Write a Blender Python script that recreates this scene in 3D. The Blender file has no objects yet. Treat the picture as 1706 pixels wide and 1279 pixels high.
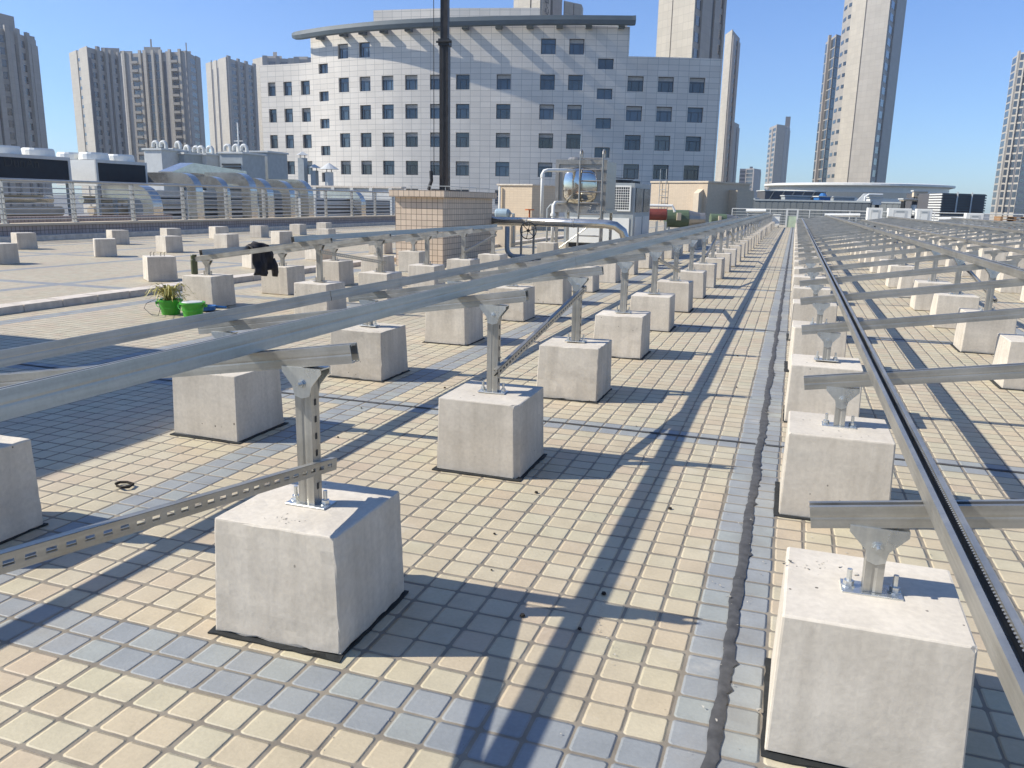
import bpy, bmesh, math, random
from math import sin, cos, pi, radians
from mathutils import Vector, Matrix
random.seed(7)
S = bpy.context.scene
COL = S.collection

# ------------------------------------------------------------------ camera
F_PX, PITCH, YAW, ROLL, EYE = 1350.5, 0.2223, 0.3255, 0.02, 1.2186
FW = Vector((-sin(YAW)*cos(PITCH), cos(YAW)*cos(PITCH), -sin(PITCH)))
R0 = Vector((cos(YAW), sin(YAW), 0)); U0 = R0.cross(FW)
RT = R0*cos(ROLL) + U0*sin(ROLL); UP = U0*cos(ROLL) - R0*sin(ROLL)
ER = Vector((cos(YAW), sin(YAW))); EF = Vector((-sin(YAW), cos(YAW)))
def ray(px, py): return FW + RT*((px-853)/F_PX) - UP*((py-639.5)/F_PX)
ORI = Vector((0, 0, EYE))
def at(px, py, X=None, Y=None, Z=None, D=None):
    d = ray(px, py)
    if X is not None: k = X/d.x
    elif Y is not None: k = Y/d.y
    elif Z is not None: k = (Z-EYE)/d.z
    else: k = D/(d.x*EF.x + d.y*EF.y)
    return ORI + d*k
cam = bpy.data.cameras.new('camera'); co = bpy.data.objects.new('camera', cam); COL.objects.link(co)
co.matrix_world = Matrix((( RT.x, UP.x, -FW.x, 0), (RT.y, UP.y, -FW.y, 0), (RT.z, UP.z, -FW.z, EYE), (0, 0, 0, 1)))
cam.sensor_fit = 'HORIZONTAL'; cam.sensor_width = 36; cam.lens = 36*F_PX/1706
cam.clip_start = 0.05; cam.clip_end = 9000
S.camera = co

# ------------------------------------------------------------------ light
SUN_EL, SUN_SLOPE = radians(39.2), radians(20.5)          # shadows run towards +X, a little +Y
sd = Vector((cos(SUN_SLOPE)*cos(SUN_EL), sin(SUN_SLOPE)*cos(SUN_EL), -sin(SUN_EL)))
sl = bpy.data.lights.new('sun', 'SUN'); sl.energy = 4.4; sl.angle = radians(.53); sl.color = (1.0, .962, .895)
so = bpy.data.objects.new('sun', sl); COL.objects.link(so); so.rotation_euler = sd.to_track_quat('-Z', 'Y').to_euler()
W = bpy.data.worlds.new('World'); S.world = W; W.use_nodes = True
wt = W.node_tree; bg = wt.nodes['Background']; sky = wt.nodes.new('ShaderNodeTexSky'); sky.sky_type = 'NISHITA'
sky.sun_disc = False; sky.sun_elevation = SUN_EL; sky.sun_rotation = math.atan2(-sd.x, -sd.y)
sky.altitude = 60; sky.air_density = 1.0; sky.dust_density = .4; sky.ozone_density = 2.2
tint = wt.nodes.new('ShaderNodeMix'); tint.data_type = 'RGBA'; tint.blend_type = 'MULTIPLY'; tint.inputs[0].default_value = 1
tint.inputs[7].default_value = (.42, .56, .80, 1); wt.links.new(sky.outputs[0], tint.inputs[6]); wt.links.new(tint.outputs[2], bg.inputs[0]); bg.inputs[1].default_value = .15
S.view_settings.view_transform = 'Standard'; S.view_settings.look = 'None'
S.view_settings.exposure = 0.58; S.view_settings.gamma = 1; S.view_settings.use_curve_mapping = False

# ------------------------------------------------------------------ materials
class N:
    def __init__(s, name):
        s.m = bpy.data.materials.new(name); s.m.use_nodes = True; s.t = s.m.node_tree
        s.b = s.t.nodes['Principled BSDF']
    def n(s, typ, **k):
        x = s.t.nodes.new(typ)
        for a, v in k.items(): setattr(x, a, v)
        return x
    def l(s, a, b): s.t.links.new(a, b)
    def val(s, sock, v):
        if hasattr(v, 'is_linked') or hasattr(v, 'links'): s.l(v, sock)
        else: sock.default_value = v
    def math(s, op, a, b=0.0, c=None, clamp=False):
        x = s.n('ShaderNodeMath', operation=op, use_clamp=clamp)
        s.val(x.inputs[0], a); s.val(x.inputs[1], b)
        if c is not None: s.val(x.inputs[2], c)
        return x.outputs[0]
    def mix(s, f, a, b, blend='MIX'):
        x = s.n('ShaderNodeMix', data_type='RGBA', blend_type=blend)
        s.val(x.inputs[0], f); s.val(x.inputs[6], a); s.val(x.inputs[7], b)
        return x.outputs[2]
    def ramp(s, f, stops):
        x = s.n('ShaderNodeValToRGB'); e = x.color_ramp.elements
        while len(e) < len(stops): e.new(.5)
        for q, (p, c) in zip(e, stops):
            q.position = p; q.color = (c if hasattr(c, '__len__') else (c, c, c)) + ((1,) if hasattr(c, '__len__') and len(c) == 3 else ()) if hasattr(c, '__len__') else (c, c, c, 1)
        s.l(f, x.inputs[0]); return x.outputs[0]
    def noise(s, vec, scale, detail=3, rough=.55):
        x = s.n('ShaderNodeTexNoise'); x.inputs['Scale'].default_value = scale
        x.inputs['Detail'].default_value = detail; x.inputs['Roughness'].default_value = rough
        if vec is not None: s.l(vec, x.inputs['Vector'])
        return x.outputs[0]
    def obj(s, scale=(1, 1, 1), rnd=False):
        tc = s.n('ShaderNodeTexCoord'); mp = s.n('ShaderNodeMapping'); mp.inputs['Scale'].default_value = scale
        s.l(tc.outputs['Object'], mp.inputs[0])
        if rnd:
            oi = s.n('ShaderNodeObjectInfo'); v = s.n('ShaderNodeCombineXYZ')
            r = s.math('MULTIPLY', oi.outputs['Random'], 37.0)
            s.l(r, v.inputs[0]); s.l(r, v.inputs[1]); s.l(s.math('MULTIPLY', oi.outputs['Random'], 11.0), v.inputs[2])
            s.l(v.outputs[0], mp.inputs[1])
        return mp.outputs[0]
    def bump(s, h, strength=.3, dist=.01):
        x = s.n('ShaderNodeBump'); x.inputs['Strength'].default_value = strength; x.inputs['Distance'].default_value = dist
        s.l(h, x.inputs['Height']); s.l(x.outputs[0], s.b.inputs['Normal'])
    def set(s, col=None, rough=.6, metal=0, spec=None):
        if col is not None:
            c = col if not isinstance(col, tuple) else (col+(1,))[:4]
            s.val(s.b.inputs['Base Color'], s.mix(1.0, c, (1.0, .972, .885, 1) if metal < .3 else (.97, .925, .83, 1), 'MULTIPLY'))
        s.val(s.b.inputs['Roughness'], rough); s.val(s.b.inputs['Metallic'], metal)
        if spec is not None: s.b.inputs['Specular IOR Level'].default_value = spec
        return s
def plain(name, col, rough=.6, metal=0, var=.12, scale=4.0, spec=.4):
    n = N(name); v = n.noise(n.obj(rnd=True), scale, 4)
    a = tuple(c*(1-var) for c in col)+(1,); b = tuple(min(1, c*(1+var)) for c in col)+(1,)
    n.set(n.mix(n.ramp(v, [(.3, 0.), (.7, 1.)]), a, b), rough, metal, spec)
    return n.m

def tile_mat():                                            # paving: 105 mm tiles, blue bands, brown joints
    n = N('paving_tiles'); tc = n.n('ShaderNodeTexCoord'); sx = n.n('ShaderNodeSeparateXYZ'); n.l(tc.outputs['Object'], sx.inputs[0])
    wob = n.noise(tc.outputs['Object'], 1.3, 2)
    u = n.math('DIVIDE', n.math('ADD', sx.outputs[0], .07), .105); v = n.math('DIVIDE', n.math('SUBTRACT', sx.outputs[1], 1.68), .1036)
    u = n.math('ADD', u, n.math('MULTIPLY', n.math('SUBTRACT', wob, .5), .10)); v = n.math('ADD', v, n.math('MULTIPLY', n.math('SUBTRACT', wob, .5), -.10))
    iu = n.math('FLOOR', u); iv = n.math('FLOOR', v)
    cv = n.n('ShaderNodeCombineXYZ'); n.l(iu, cv.inputs[0]); n.l(iv, cv.inputs[1])
    wn = n.n('ShaderNodeTexWhiteNoise', noise_dimensions='2D'); n.l(cv.outputs[0], wn.inputs[0])
    ws = n.n('ShaderNodeSeparateColor'); n.l(wn.outputs['Color'], ws.inputs[0])
    # per-tile jitter of position, then rounded rectangle distance
    fu = n.math('ABSOLUTE', n.math('SUBTRACT', n.math('SUBTRACT', u, iu), n.math('ADD', .5, n.math('MULTIPLY', n.math('SUBTRACT', ws.outputs[0], .5), .045))))
    fv = n.math('ABSOLUTE', n.math('SUBTRACT', n.math('SUBTRACT', v, iv), n.math('ADD', .5, n.math('MULTIPLY', n.math('SUBTRACT', ws.outputs[1], .5), .045))))
    r = .10; hw = .457
    du = n.math('MAXIMUM', n.math('SUBTRACT', fu, hw-r), 0.0); dv = n.math('MAXIMUM', n.math('SUBTRACT', fv, hw-r), 0.0)
    d = n.math('SQRT', n.math('ADD', n.math('MULTIPLY', du, du), n.math('MULTIPLY', dv, dv)))
    fine = n.noise(tc.outputs['Object'], 90, 3)
    d = n.math('ADD', d, n.math('MULTIPLY', n.math('SUBTRACT', fine, .5), .03))
    mask = n.n('ShaderNodeMapRange', interpolation_type='SMOOTHSTEP'); n.l(d, mask.inputs[0])
    mask.inputs[1].default_value = r+.012; mask.inputs[2].default_value = r-.006
    pil = n.n('ShaderNodeMapRange', interpolation_type='SMOOTHSTEP'); n.l(d, pil.inputs[0]); pil.inputs[1].default_value = r+.02; pil.inputs[2].default_value = r-.055
    # blue bands
    bu = n.math('COMPARE', n.math('PINGPONG', n.math('ADD', iu, .5), 11.0), 0.5, .6)   # every 22 tiles in X, two wide
    v1 = n.math('COMPARE', n.math('MODULO', n.math('ADD', n.math('SUBTRACT', iv, 24.0), 400.0), 40.0), .5, .6)
    v2 = n.math('COMPARE', iv, -1.5, .6)
    band = n.math('MAXIMUM', n.math('MAXIMUM', bu, v1), v2)
    cream = n.ramp(ws.outputs[2], [(0, (.53, .435, .32)), (.2, (.55, .465, .335)), (.45, (.55, .475, .345)), (.62, (.535, .475, .345)), (.8, (.57, .505, .375)), (1, (.52, .475, .345))])
    blue = n.ramp(ws.outputs[2], [(0, (.285, .305, .325)), (.5, (.32, .335, .35)), (1, (.345, .365, .355))])
    big = n.noise(tc.outputs['Object'], .55, 4); med = n.noise(tc.outputs['Object'], 9, 4)
    cvl = n.n('ShaderNodeCombineXYZ'); n.l(n.math('MULTIPLY', iu, .13), cvl.inputs[0]); n.l(n.math('MULTIPLY', iv, .13), cvl.inputs[1])
    reg = n.noise(cvl.outputs[0], 1.0, 2)
    cream = n.mix(n.math('MULTIPLY', n.ramp(reg, [(.5, 0.), (.7, 1.)]), .26), cream, (.54, .42, .345, 1))
    cream = n.mix(n.math('MULTIPLY', n.ramp(reg, [(.30, 1.), (.46, 0.)]), .2), cream, (.50, .49, .37, 1))
    tcol = n.mix(band, cream, blue)
    tcol = n.mix(1.0, tcol, n.ramp(med, [(.25, .87), (.6, 1.0)]), 'MULTIPLY')
    tcol = n.mix(1.0, tcol, n.ramp(big, [(.25, .88), (.7, 1.04)]), 'MULTIPLY')
    tcol = n.mix(1.0, tcol, n.ramp(fine, [(.3, .93), (.7, 1.03)]), 'MULTIPLY')
    spk = n.noise(tc.outputs['Object'], 55, 2); bigsp = n.noise(tc.outputs['Object'], 2.1, 2)
    tcol = n.mix(n.math('MULTIPLY', n.ramp(spk, [(.755, 0.), (.775, 1.)]), n.ramp(bigsp, [(.5, 0.), (.6, .8)])), tcol, (.12, .10, .085, 1))
    st = n.noise(tc.outputs['Object'], 1.1, 6, .7); st2 = n.noise(tc.outputs['Object'], 3.3, 5, .7)
    tcol = n.mix(n.math('MULTIPLY', n.ramp(st, [(.54, 0.), (.70, 1.)]), .30), tcol, (.30, .25, .19, 1))
    tcol = n.mix(n.math('MULTIPLY', n.ramp(st2, [(.60, 0.), (.72, 1.)]), .28), tcol, (.66, .62, .55, 1))
    seam = n.math('MULTIPLY', n.math('SUBTRACT', 1.0, n.math('MINIMUM', n.math('MULTIPLY', n.math('ABSOLUTE', n.math('ADD', sx.outputs[0], .04)), 9.0), 1.0)), n.ramp(n.noise(tc.outputs['Object'], 4.2, 4, .6), [(.45, 0.), (.62, .55)]))
    tcol = n.mix(seam, tcol, (.22, .21, .20, 1))
    grout = n.mix(n.ramp(med, [(.35, 0.), (.65, 1.)]), (.195, .17, .14, 1), (.29, .255, .208, 1))
    n.set(n.mix(mask.outputs[0], grout, tcol), n.math('SUBTRACT', .82, n.math('MULTIPLY', mask.outputs[0], .24)), 0, .35)
    h = n.math('ADD', n.math('MULTIPLY', pil.outputs[0], 1.0), n.math('MULTIPLY', fine, .16))
    h = n.math('ADD', h, n.math('MULTIPLY', n.math('MULTIPLY', ws.outputs[0], u), .0))
    n.bump(h, .75, .006)
    return n.m

def concrete_mat():
    n = N('cast_concrete'); o = n.obj(rnd=True)
    streak = n.noise(n.obj((16, 16, 1.1), True), 1.0, 4); blot = n.noise(o, 4.5, 5, .6); fine = n.noise(o, 60, 3)
    wv = n.noise(n.obj((1.5, 1.5, 7), True), 1.2, 3)
    col = n.mix(n.ramp(blot, [(.3, 0.), (.7, 1.)]), (.545, .497, .435, 1), (.675, .623, .555, 1))
    geo = n.n('ShaderNodeNewGeometry'); sz = n.n('ShaderNodeSeparateXYZ'); n.l(geo.outputs['Normal'], sz.inputs[0])
    side = n.math('LESS_THAN', n.math('ABSOLUTE', sz.outputs[2]), .5)
    col = n.mix(n.math('MULTIPLY', side, n.ramp(streak, [(.42, 0.), (.76, .55)])), col, (.40, .36, .31, 1))
    col = n.mix(n.math('MULTIPLY', side, n.ramp(wv, [(.5, 0.), (.75, .4)])), col, (.43, .40, .36, 1))
    col = n.mix(1.0, col, n.ramp(fine, [(.25, .9), (.7, 1.04)]), 'MULTIPLY')
    vo = n.n('ShaderNodeTexVoronoi'); vo.inputs['Scale'].default_value = 34; n.l(n.obj((1, 1, .8), True), vo.inputs['Vector'])
    gate = n.ramp(n.noise(o, 5.5, 2), [(.52, 0.), (.56, 1.)])
    vz = n.n('ShaderNodeSeparateColor'); n.l(vo.outputs['Color'], vz.inputs[0])
    pit = n.math('MULTIPLY', n.math('LESS_THAN', vo.outputs['Distance'], n.math('MULTIPLY', n.math('MULTIPLY', vz.outputs[0], vz.outputs[1]), .2)), gate)
    col = n.mix(pit, col, (.14, .125, .11, 1))
    oi = n.n('ShaderNodeObjectInfo'); col = n.mix(1.0, col, n.ramp(oi.outputs['Random'], [(0, .93), (.5, 1.0), (1, 1.06)]), 'MULTIPLY')
    n.set(col, .86, 0, .25); n.bump(n.math('ADD', n.math('SUBTRACT', fine, n.math('MULTIPLY', pit, 2.5)), n.math('MULTIPLY', blot, 1.5)), .3, .0025)
    return n.m

def steel_mat(name, c0, c1, rough, metal=.85, stripe=(60, 60, 3), spang=True):
    n = N(name); st = n.noise(n.obj(stripe, True), 1.0, 3); sp = n.noise(n.obj(rnd=True), 7, 5, .65); fi = n.noise(n.obj(rnd=True), 120, 2)
    f = n.math('ADD', n.math('MULTIPLY', st, .5), n.math('MULTIPLY', sp, .5))
    col = n.mix(n.ramp(f, [(.35, 0.), (.65, 1.)]), c0+(1,), c1+(1,))
    col = n.mix(1.0, col, n.ramp(fi, [(.3, .955), (.7, 1.025)]), 'MULTIPLY')
    n.set(col, n.ramp(sp, [(.3, rough*.8), (.7, rough*1.25)]), metal, .5)
    return n.m

def facade_mat(name, c, joint, tw, th, jw=.02, var=.06, rough=.55):   # cladding panels on the mesh's own metre UVs
    n = N(name); uv = n.n('ShaderNodeUVMap'); sx = n.n('ShaderNodeSeparateXYZ'); n.l(uv.outputs[0], sx.inputs[0])
    u = n.math('DIVIDE', sx.outputs[0], tw); v = n.math('DIVIDE', sx.outputs[1], th)
    iu = n.math('FLOOR', u); iv = n.math('FLOOR', v)
    a = n.math('SUBTRACT', .5, n.math('ABSOLUTE', n.math('SUBTRACT', n.math('SUBTRACT', u, iu), .5))); b = n.math('SUBTRACT', .5, n.math('ABSOLUTE', n.math('SUBTRACT', n.math('SUBTRACT', v, iv), .5)))
    j = n.math('MAXIMUM', n.math('LESS_THAN', a, jw/tw), n.math('LESS_THAN', b, jw/th))
    cv = n.n('ShaderNodeCombineXYZ'); n.l(iu, cv.inputs[0]); n.l(iv, cv.inputs[1]); wn = n.n('ShaderNodeTexWhiteNoise', noise_dimensions='2D'); n.l(cv.outputs[0], wn.inputs[0])
    nz = n.noise(uv.outputs[0], .25, 4)
    k = n.ramp(wn.outputs[0], [(0, 1-var), (1, 1+var*.6)])
    col = n.mix(1.0, c+(1,), k, 'MULTIPLY'); col = n.mix(1.0, col, n.ramp(nz, [(.3, .92), (.7, 1.04)]), 'MULTIPLY')
    n.set(n.mix(j, col, joint+(1,)), rough, 0, .4); return n.m

M = {}
M['tile'] = tile_mat(); M['conc'] = concrete_mat()
GC = ((.34, .342, .335), (.52, .52, .505), .42, .78)
M['galv'] = steel_mat('galvanised_steel', *GC, (50, 50, 2)); M['galvx'] = steel_mat('galvanised_rafter', *GC, (2, 60, 60)); M['galvy'] = steel_mat('galvanised_purlin', *GC, (60, 1.5, 60))
M['galvb'] = steel_mat('zinc_plated_steel', (.55, .60, .66), (.75, .79, .83), .30)
M['stain'] = steel_mat('stainless_steel', (.60, .59, .57), (.72, .71, .69), .10, .97, (4, 4, 4))
M['stainr'] = steel_mat('brushed_stainless', (.30, .292, .28), (.40, .39, .375), .36, .6)
M['duct'] = steel_mat('duct_foil', (.50, .495, .48), (.68, .675, .65), .20, .8, (3, 3, 3))
M['rubber'] = plain('black_rubber', (.022, .024, .024), .8, 0, .3, 30)
M['seal'] = plain('dark_sealant', (.075, .075, .078), .7, 0, .35, 25)
M['white'] = plain('white_paint', (.78, .78, .76), .45, 0, .05)
M['grey'] = plain('grey_paint', (.33, .36, .38), .5, 0, .1)
M['lgrey'] = plain('pale_grey_paint', (.56, .57, .57), .5, 0, .08)
M['dark'] = plain('dark_metal', (.035, .037, .04), .5, .3, .25)
M['grille'] = plain('navy_mesh', (.006, .012, .02), .6, 0, .3)
M['glass'] = None
M['railm'] = steel_mat('railing_steel', (.44, .44, .43), (.58, .58, .57), .40, .55)
M['pole'] = plain('brown_black_mast', (.05, .045, .042), .45, .4, .25, 8)
M['cream'] = plain('cream_render', (.62, .52, .40), .75, 0, .06)
M['curb'] = plain('kerb_stone', (.60, .54, .48), .85, 0, .18, 9)
M['green'] = plain('green_plastic', (.055, .36, .03), .38, 0, .08, 9, .5)
M['blue'] = plain('blue_plastic', (.03, .14, .38), .45, 0, .1)
M['cloth'] = plain('black_cloth', (.020, .017, .018), .7, 0, .5, 14)
M['olive'] = plain('olive_enamel', (.085, .095, .045), .4, 0, .15)
M['straw'] = plain('dry_leaves', (.33, .27, .10), .7, 0, .35, 30)
M['leaf'] = plain('green_leaves', (.38, .34, .10), .6, 0, .35, 30)
M['soil'] = plain('dark_soil', (.03, .024, .018), .95, 0, .4, 40)
M['red'] = plain('red_rust_paint', (.17, .04, .03), .55, 0, .3, 3)
M['orange'] = plain('orange_paint', (.55, .16, .05), .5, 0, .1)
M['tgreen'] = plain('green_paint', (.10, .14, .085), .5, 0, .12)
M['canopy'] = plain('slate_panels', (.10, .125, .14), .55, 0, .08, .8)
M['fac'] = facade_mat('pale_stone_panels', (.715, .665, .61), (.40, .385, .36), 1.2, .62, .022)
M['twarm'] = facade_mat('beige_cladding', (.36, .335, .305), (.28, .255, .23), 1.5, 1.45, .03)
M['tgrey'] = facade_mat('tan_cladding', (.35, .315, .285), (.27, .24, .22), 1.5, 1.45, .03)
M['tlight'] = facade_mat('light_cladding', (.45, .41, .35), (.33, .30, .26), 1.5, 1.45, .03)
M['tdark'] = plain('dark_steel_recess_shade', (.10, .10, .11), .6, 0, .15, .2)  # dark steel; on tower strips the shade of grooves put into colour
M['twall'] = facade_mat('cream_wall_tiles', (.66, .53, .41), (.15, .11, .09), .105, .105, .0042, .09)
M['ptile'] = facade_mat('mauve_wall_tiles', (.42, .35, .33), (.15, .12, .11), .12, .12, .008, .15)
M['btile'] = facade_mat('buff_wall_tiles', (.58, .47, .35), (.42, .33, .24), .2, .1, .004, .05)
M['city'] = plain('city_floor', (.14, .14, .13), .9, 0, .3, .02)
M['roof2'] = plain('grey_roof_felt', (.26, .255, .25), .9, 0, .15, .6)
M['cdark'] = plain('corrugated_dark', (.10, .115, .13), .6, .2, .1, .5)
M['cmid'] = plain('corrugated_mid', (.19, .205, .21), .6, .2, .1, .5)
def glass_mat(name, c, rough=.06, spec=.9):
    n = N(name); oi = n.n('ShaderNodeObjectInfo'); v = n.noise(n.obj((1, 1, 1), True), .5, 2)
    col = n.mix(n.math('MULTIPLY', oi.outputs['Random'], .9), tuple(x*.35 for x in c)+(1,), tuple(x*1.7 for x in c)+(1,))
    n.set(n.mix(1.0, col, n.ramp(v, [(.3, .7), (.7, 1.25)]), 'MULTIPLY'), rough, 0, spec); return n.m
M['glass'] = glass_mat('window_glass', (.05, .078, .115))  # bluish tone varying per pane: sky reflection put into the base colour
M['tglass'] = glass_mat('tower_glass', (.035, .045, .055), .15)
M['frame'] = plain('dark_window_frame', (.03, .038, .05), .5)
M['blind'] = plain('roller_blind', (.42, .41, .40), .8)

# ------------------------------------------------------------------ mesh helpers
class MB:
    def __init__(s): s.v = []; s.f = []; s.uv = []
    def face(s, pts, uv=None):
        i = len(s.v); s.v += [tuple(p) for p in pts]; s.f.append(tuple(range(i, i+len(pts)))); s.uv.append(uv)
    def raw(s, vs, fs):
        i = len(s.v); s.v += [tuple(p) for p in vs]
        for f in fs: s.f.append(tuple(i+k for k in f)); s.uv.append(None)
    def box(s, x0, x1, y0, y1, z0, z1, mat=None):
        vs = [Vector((x, y, z)) for z in (z0, z1) for y in (y0, y1) for x in (x0, x1)]
        if mat is not None: vs = [mat @ p for p in vs]
        s.raw(vs, [(0, 2, 3, 1), (4, 5, 7, 6), (0, 1, 5, 4), (2, 6, 7, 3), (0, 4, 6, 2), (1, 3, 7, 5)]); return s
    def tube(s, pts, r, n=10, caps=True):
        pts = [Vector(p) for p in pts]; rs = r if hasattr(r, '__len__') else [r]*len(pts); vs = []; prev = None
        for i, p in enumerate(pts):
            t = ((pts[min(i+1, len(pts)-1)]-pts[max(i-1, 0)])).normalized()
            if prev is None:
                a = t.orthogonal().normalized()
            else: a = (prev - t*prev.dot(t)).normalized()
            prev = a; b = t.cross(a)
            vs += [p + (a*cos(2*pi*k/n)+b*sin(2*pi*k/n))*rs[i] for k in range(n)]
        fs = [(i*n+k, i*n+(k+1) % n, (i+1)*n+(k+1) % n, (i+1)*n+k) for i in range(len(pts)-1) for k in range(n)]
        if caps: fs += [tuple(range(n-1, -1, -1)), tuple((len(pts)-1)*n+k for k in range(n))]
        s.raw(vs, fs); return s
    def lathe(s, prof, c=(0, 0, 0), n=20, ax='z'):
        vs = []
        for r, h in prof:
            for k in range(n):
                a = 2*pi*k/n; p = (r*cos(a), r*sin(a), h)
                if ax == 'y': p = (r*cos(a), h, r*sin(a))
                if ax == 'x': p = (h, r*cos(a), r*sin(a))
                vs.append(Vector(p)+Vector(c))
        m = len(prof)
        fs = [(i*n+k, i*n+(k+1) % n, (i+1)*n+(k+1) % n, (i+1)*n+k) for i in range(m-1) for k in range(n)]
        fs += [tuple(range(n-1, -1, -1)), tuple((m-1)*n+k for k in range(n))]
        s.raw(vs, fs); return s
    def extrude(s, prof, a, b, up=Vector((0, 0, 1)), closed=True, caps=True):   # profile (right, up) swept from a to b
        a = Vector(a); b = Vector(b); t = (b-a).normalized(); r = t.cross(up).normalized(); u = r.cross(t)
        n = len(prof); vs = [a+r*x+u*y for x, y in prof]+[b+r*x+u*y for x, y in prof]
        fs = [(k, (k+1) % n, n+(k+1) % n, n+k) for k in range(n if closed else n-1)]
        if caps and closed: fs += [tuple(range(n-1, -1, -1)), tuple(range(n, 2*n))]
        s.raw(vs, fs); return s
    def mesh(s, name, mat, smooth=False, merge=False, autouv=False, fixn=True):
        me = bpy.data.meshes.new(name); me.from_pydata(s.v, [], s.f)
        if any(u for u in s.uv):
            l = me.uv_layers.new(name='UVMap'); i = 0
            for f, u in zip(s.f, s.uv):
                for k in range(len(f)): l.data[i].uv = u[k] if u else (0, 0); i += 1
        if merge or fixn:
            bm = bmesh.new(); bm.from_mesh(me)
            if merge: bmesh.ops.remove_doubles(bm, verts=bm.verts, dist=1e-5)
            if fixn: bmesh.ops.recalc_face_normals(bm, faces=bm.faces)
            bm.to_mesh(me); bm.free()
        if autouv:                                            # metre UVs by dominant normal
            l = me.uv_layers.get('UVMap') or me.uv_layers.new(name='UVMap')
            for p in me.polygons:
                nx, ny, nz = p.normal; h = math.hypot(nx, ny)
                for li in p.loop_indices:
                    c = me.vertices[me.loops[li].vertex_index].co
                    l.data[li].uv = (c.x, c.y) if abs(nz) > .7 else ((-ny*c.x+nx*c.y)/max(h, 1e-6), c.z)
        me.materials.append(mat)
        if smooth: me.polygons.foreach_set('use_smooth', [True]*len(me.polygons))
        me.update(); return me
    def build(s, name, mat, parent=None, **k):
        o = bpy.data.objects.new(name, s.mesh(name, mat, **k)); COL.objects.link(o)
        if parent is not None: o.parent = parent
        return o
def box(*a): return MB().box(*a)
def tag(o, label=None, cat=None, group=None, kind=None):
    if label: o['label'] = label
    if cat: o['category'] = cat
    if group: o['group'] = group
    if kind: o['kind'] = kind
    return o
def empty(name, loc=(0, 0, 0), rz=0, label=None, cat=None, group=None):
    o = bpy.data.objects.new(name, None); COL.objects.link(o); o.location = loc; o.rotation_euler = (0, 0, rz)
    o.empty_display_size = .1
    return tag(o, label, cat, group)
def copy_tree(o, parent=None):
    c = o.copy(); COL.objects.link(c); c.parent = parent
    for ch in o.children: copy_tree(ch, c)
    return c
def bevel(o, w, seg=2):
    bm = bmesh.new(); bm.from_mesh(o.data)
    bmesh.ops.remove_doubles(bm, verts=bm.verts, dist=1e-5)
    bmesh.ops.bevel(bm, geom=[e for e in bm.edges], offset=w, segments=seg, affect='EDGES', profile=.5)
    bm.to_mesh(o.data); bm.free(); return o
ORD = 'first second third fourth fifth sixth seventh eighth ninth tenth eleventh twelfth thirteenth fourteenth fifteenth sixteenth seventeenth eighteenth nineteenth twentieth'.split()
def ordn(k):
    k = max(k, 1)
    if k <= 20: return ORD[k-1]
    t = {2: 'twenty', 3: 'thirty', 4: 'forty'}[k//10]
    return t+'-'+ORD[k % 10-1] if k % 10 else t[:-1]+'ieth'

# ------------------------------------------------------------------ setting
struct = lambda o: tag(o, kind='structure')
g = MB(); g.face([(-6000, -6000, -24), (6000, -6000, -24), (6000, 6000, -24), (-6000, 6000, -24)]); struct(g.build('city_ground', M['city']))
deck = MB()
deck.face([(-19, -12, 0), (34, -12, 0), (34, 58, 0), (-19, 58, 0)])
deck.face([(-19, -12, -24), (34, -12, -24), (34, -12, 0), (-19, -12, 0)]); deck.face([(34, -12, -24), (34, 58, -24), (34, 58, 0), (34, -12, 0)])
deck.face([(-19, 58, -24), (-19, -12, -24), (-19, -12, 0), (-19, 58, 0)]); deck.face([(34, 58, -24), (-19, 58, -24), (-19, 58, 0), (34, 58, 0)])
struct(deck.build('roof_deck', M['tile'], fixn=False))
struct(box(-46, -19.05, 4, 80, -24, -.25).build('neighbour_roof', M['roof2']))

# sealant lines
def seal(name, axis, c, a, b, w, label):
    m = MB(); n = int((b-a)/.022); prev = None; rng = random.Random(int(c*100))
    lft = [0]*n; rgt = [0]*n; na = nb = 0
    for i in range(n):
        na = na*.72+rng.gauss(0, 1)*.5; nb = nb*.72+rng.gauss(0, 1)*.5; lft[i] = w*(.5+.10*na) + .003*sin(i*.17); rgt[i] = w*(.5+.13*nb+(.35 if rng.random() < .04 else 0)) - .003*sin(i*.17)
    for i in range(n-1):
        t0 = a+(b-a)*i/(n-1); t1 = a+(b-a)*(i+1)/(n-1); h = .004
        q = [(c-lft[i], t0, h), (c+rgt[i], t0, h), (c+rgt[i+1], t1, h), (c-lft[i+1], t1, h)]
        qm = [(c, t0, h+.004), (c, t1, h+.004)]
        for f in ([q[0], qm[0], qm[1], q[3]], [qm[0], q[1], q[2], qm[1]]):
            m.face([(p[1], p[0], p[2]) if axis == 'x' else p for p in f])
    o = m.build(name, M['seal'], merge=True, smooth=True); return tag(o, label, 'sealant', 'dark sealant joints')
seal('sealant_joint', 'y', -.068, -1, 56, .034, 'long ragged dark sealant joint running straight up the blue tile band')
for k, (yy, word) in enumerate([(4.27, 'first'), (8.41, 'second'), (12.56, 'third'), (16.7, 'fourth')]):
    seal('sealant_joint', 'x', yy, -5.8, -.09, .018, 'thin dark joint across the tiled aisle, %s cross joint from the near end' % word)
    seal('sealant_joint', 'x', yy, -.045, 6, .018, 'thin dark joint crossing under the sloping frames, %s from the near end' % word)

# kerb across the open field
kb = MB(); yk = 1.0
while yk < 44:
    L = .48; dz = random.uniform(-.003, .003); kb.box(-7.70, -7.46, yk, yk+L-.014, .0, .075+dz); yk += L
kb.box(-7.69, -7.47, 1, 44, .001, .062)
tag(kb.build('stone_kerb', M['curb']), 'low grey stone kerb running between the bare blocks and the green buckets', 'kerb')

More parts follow.
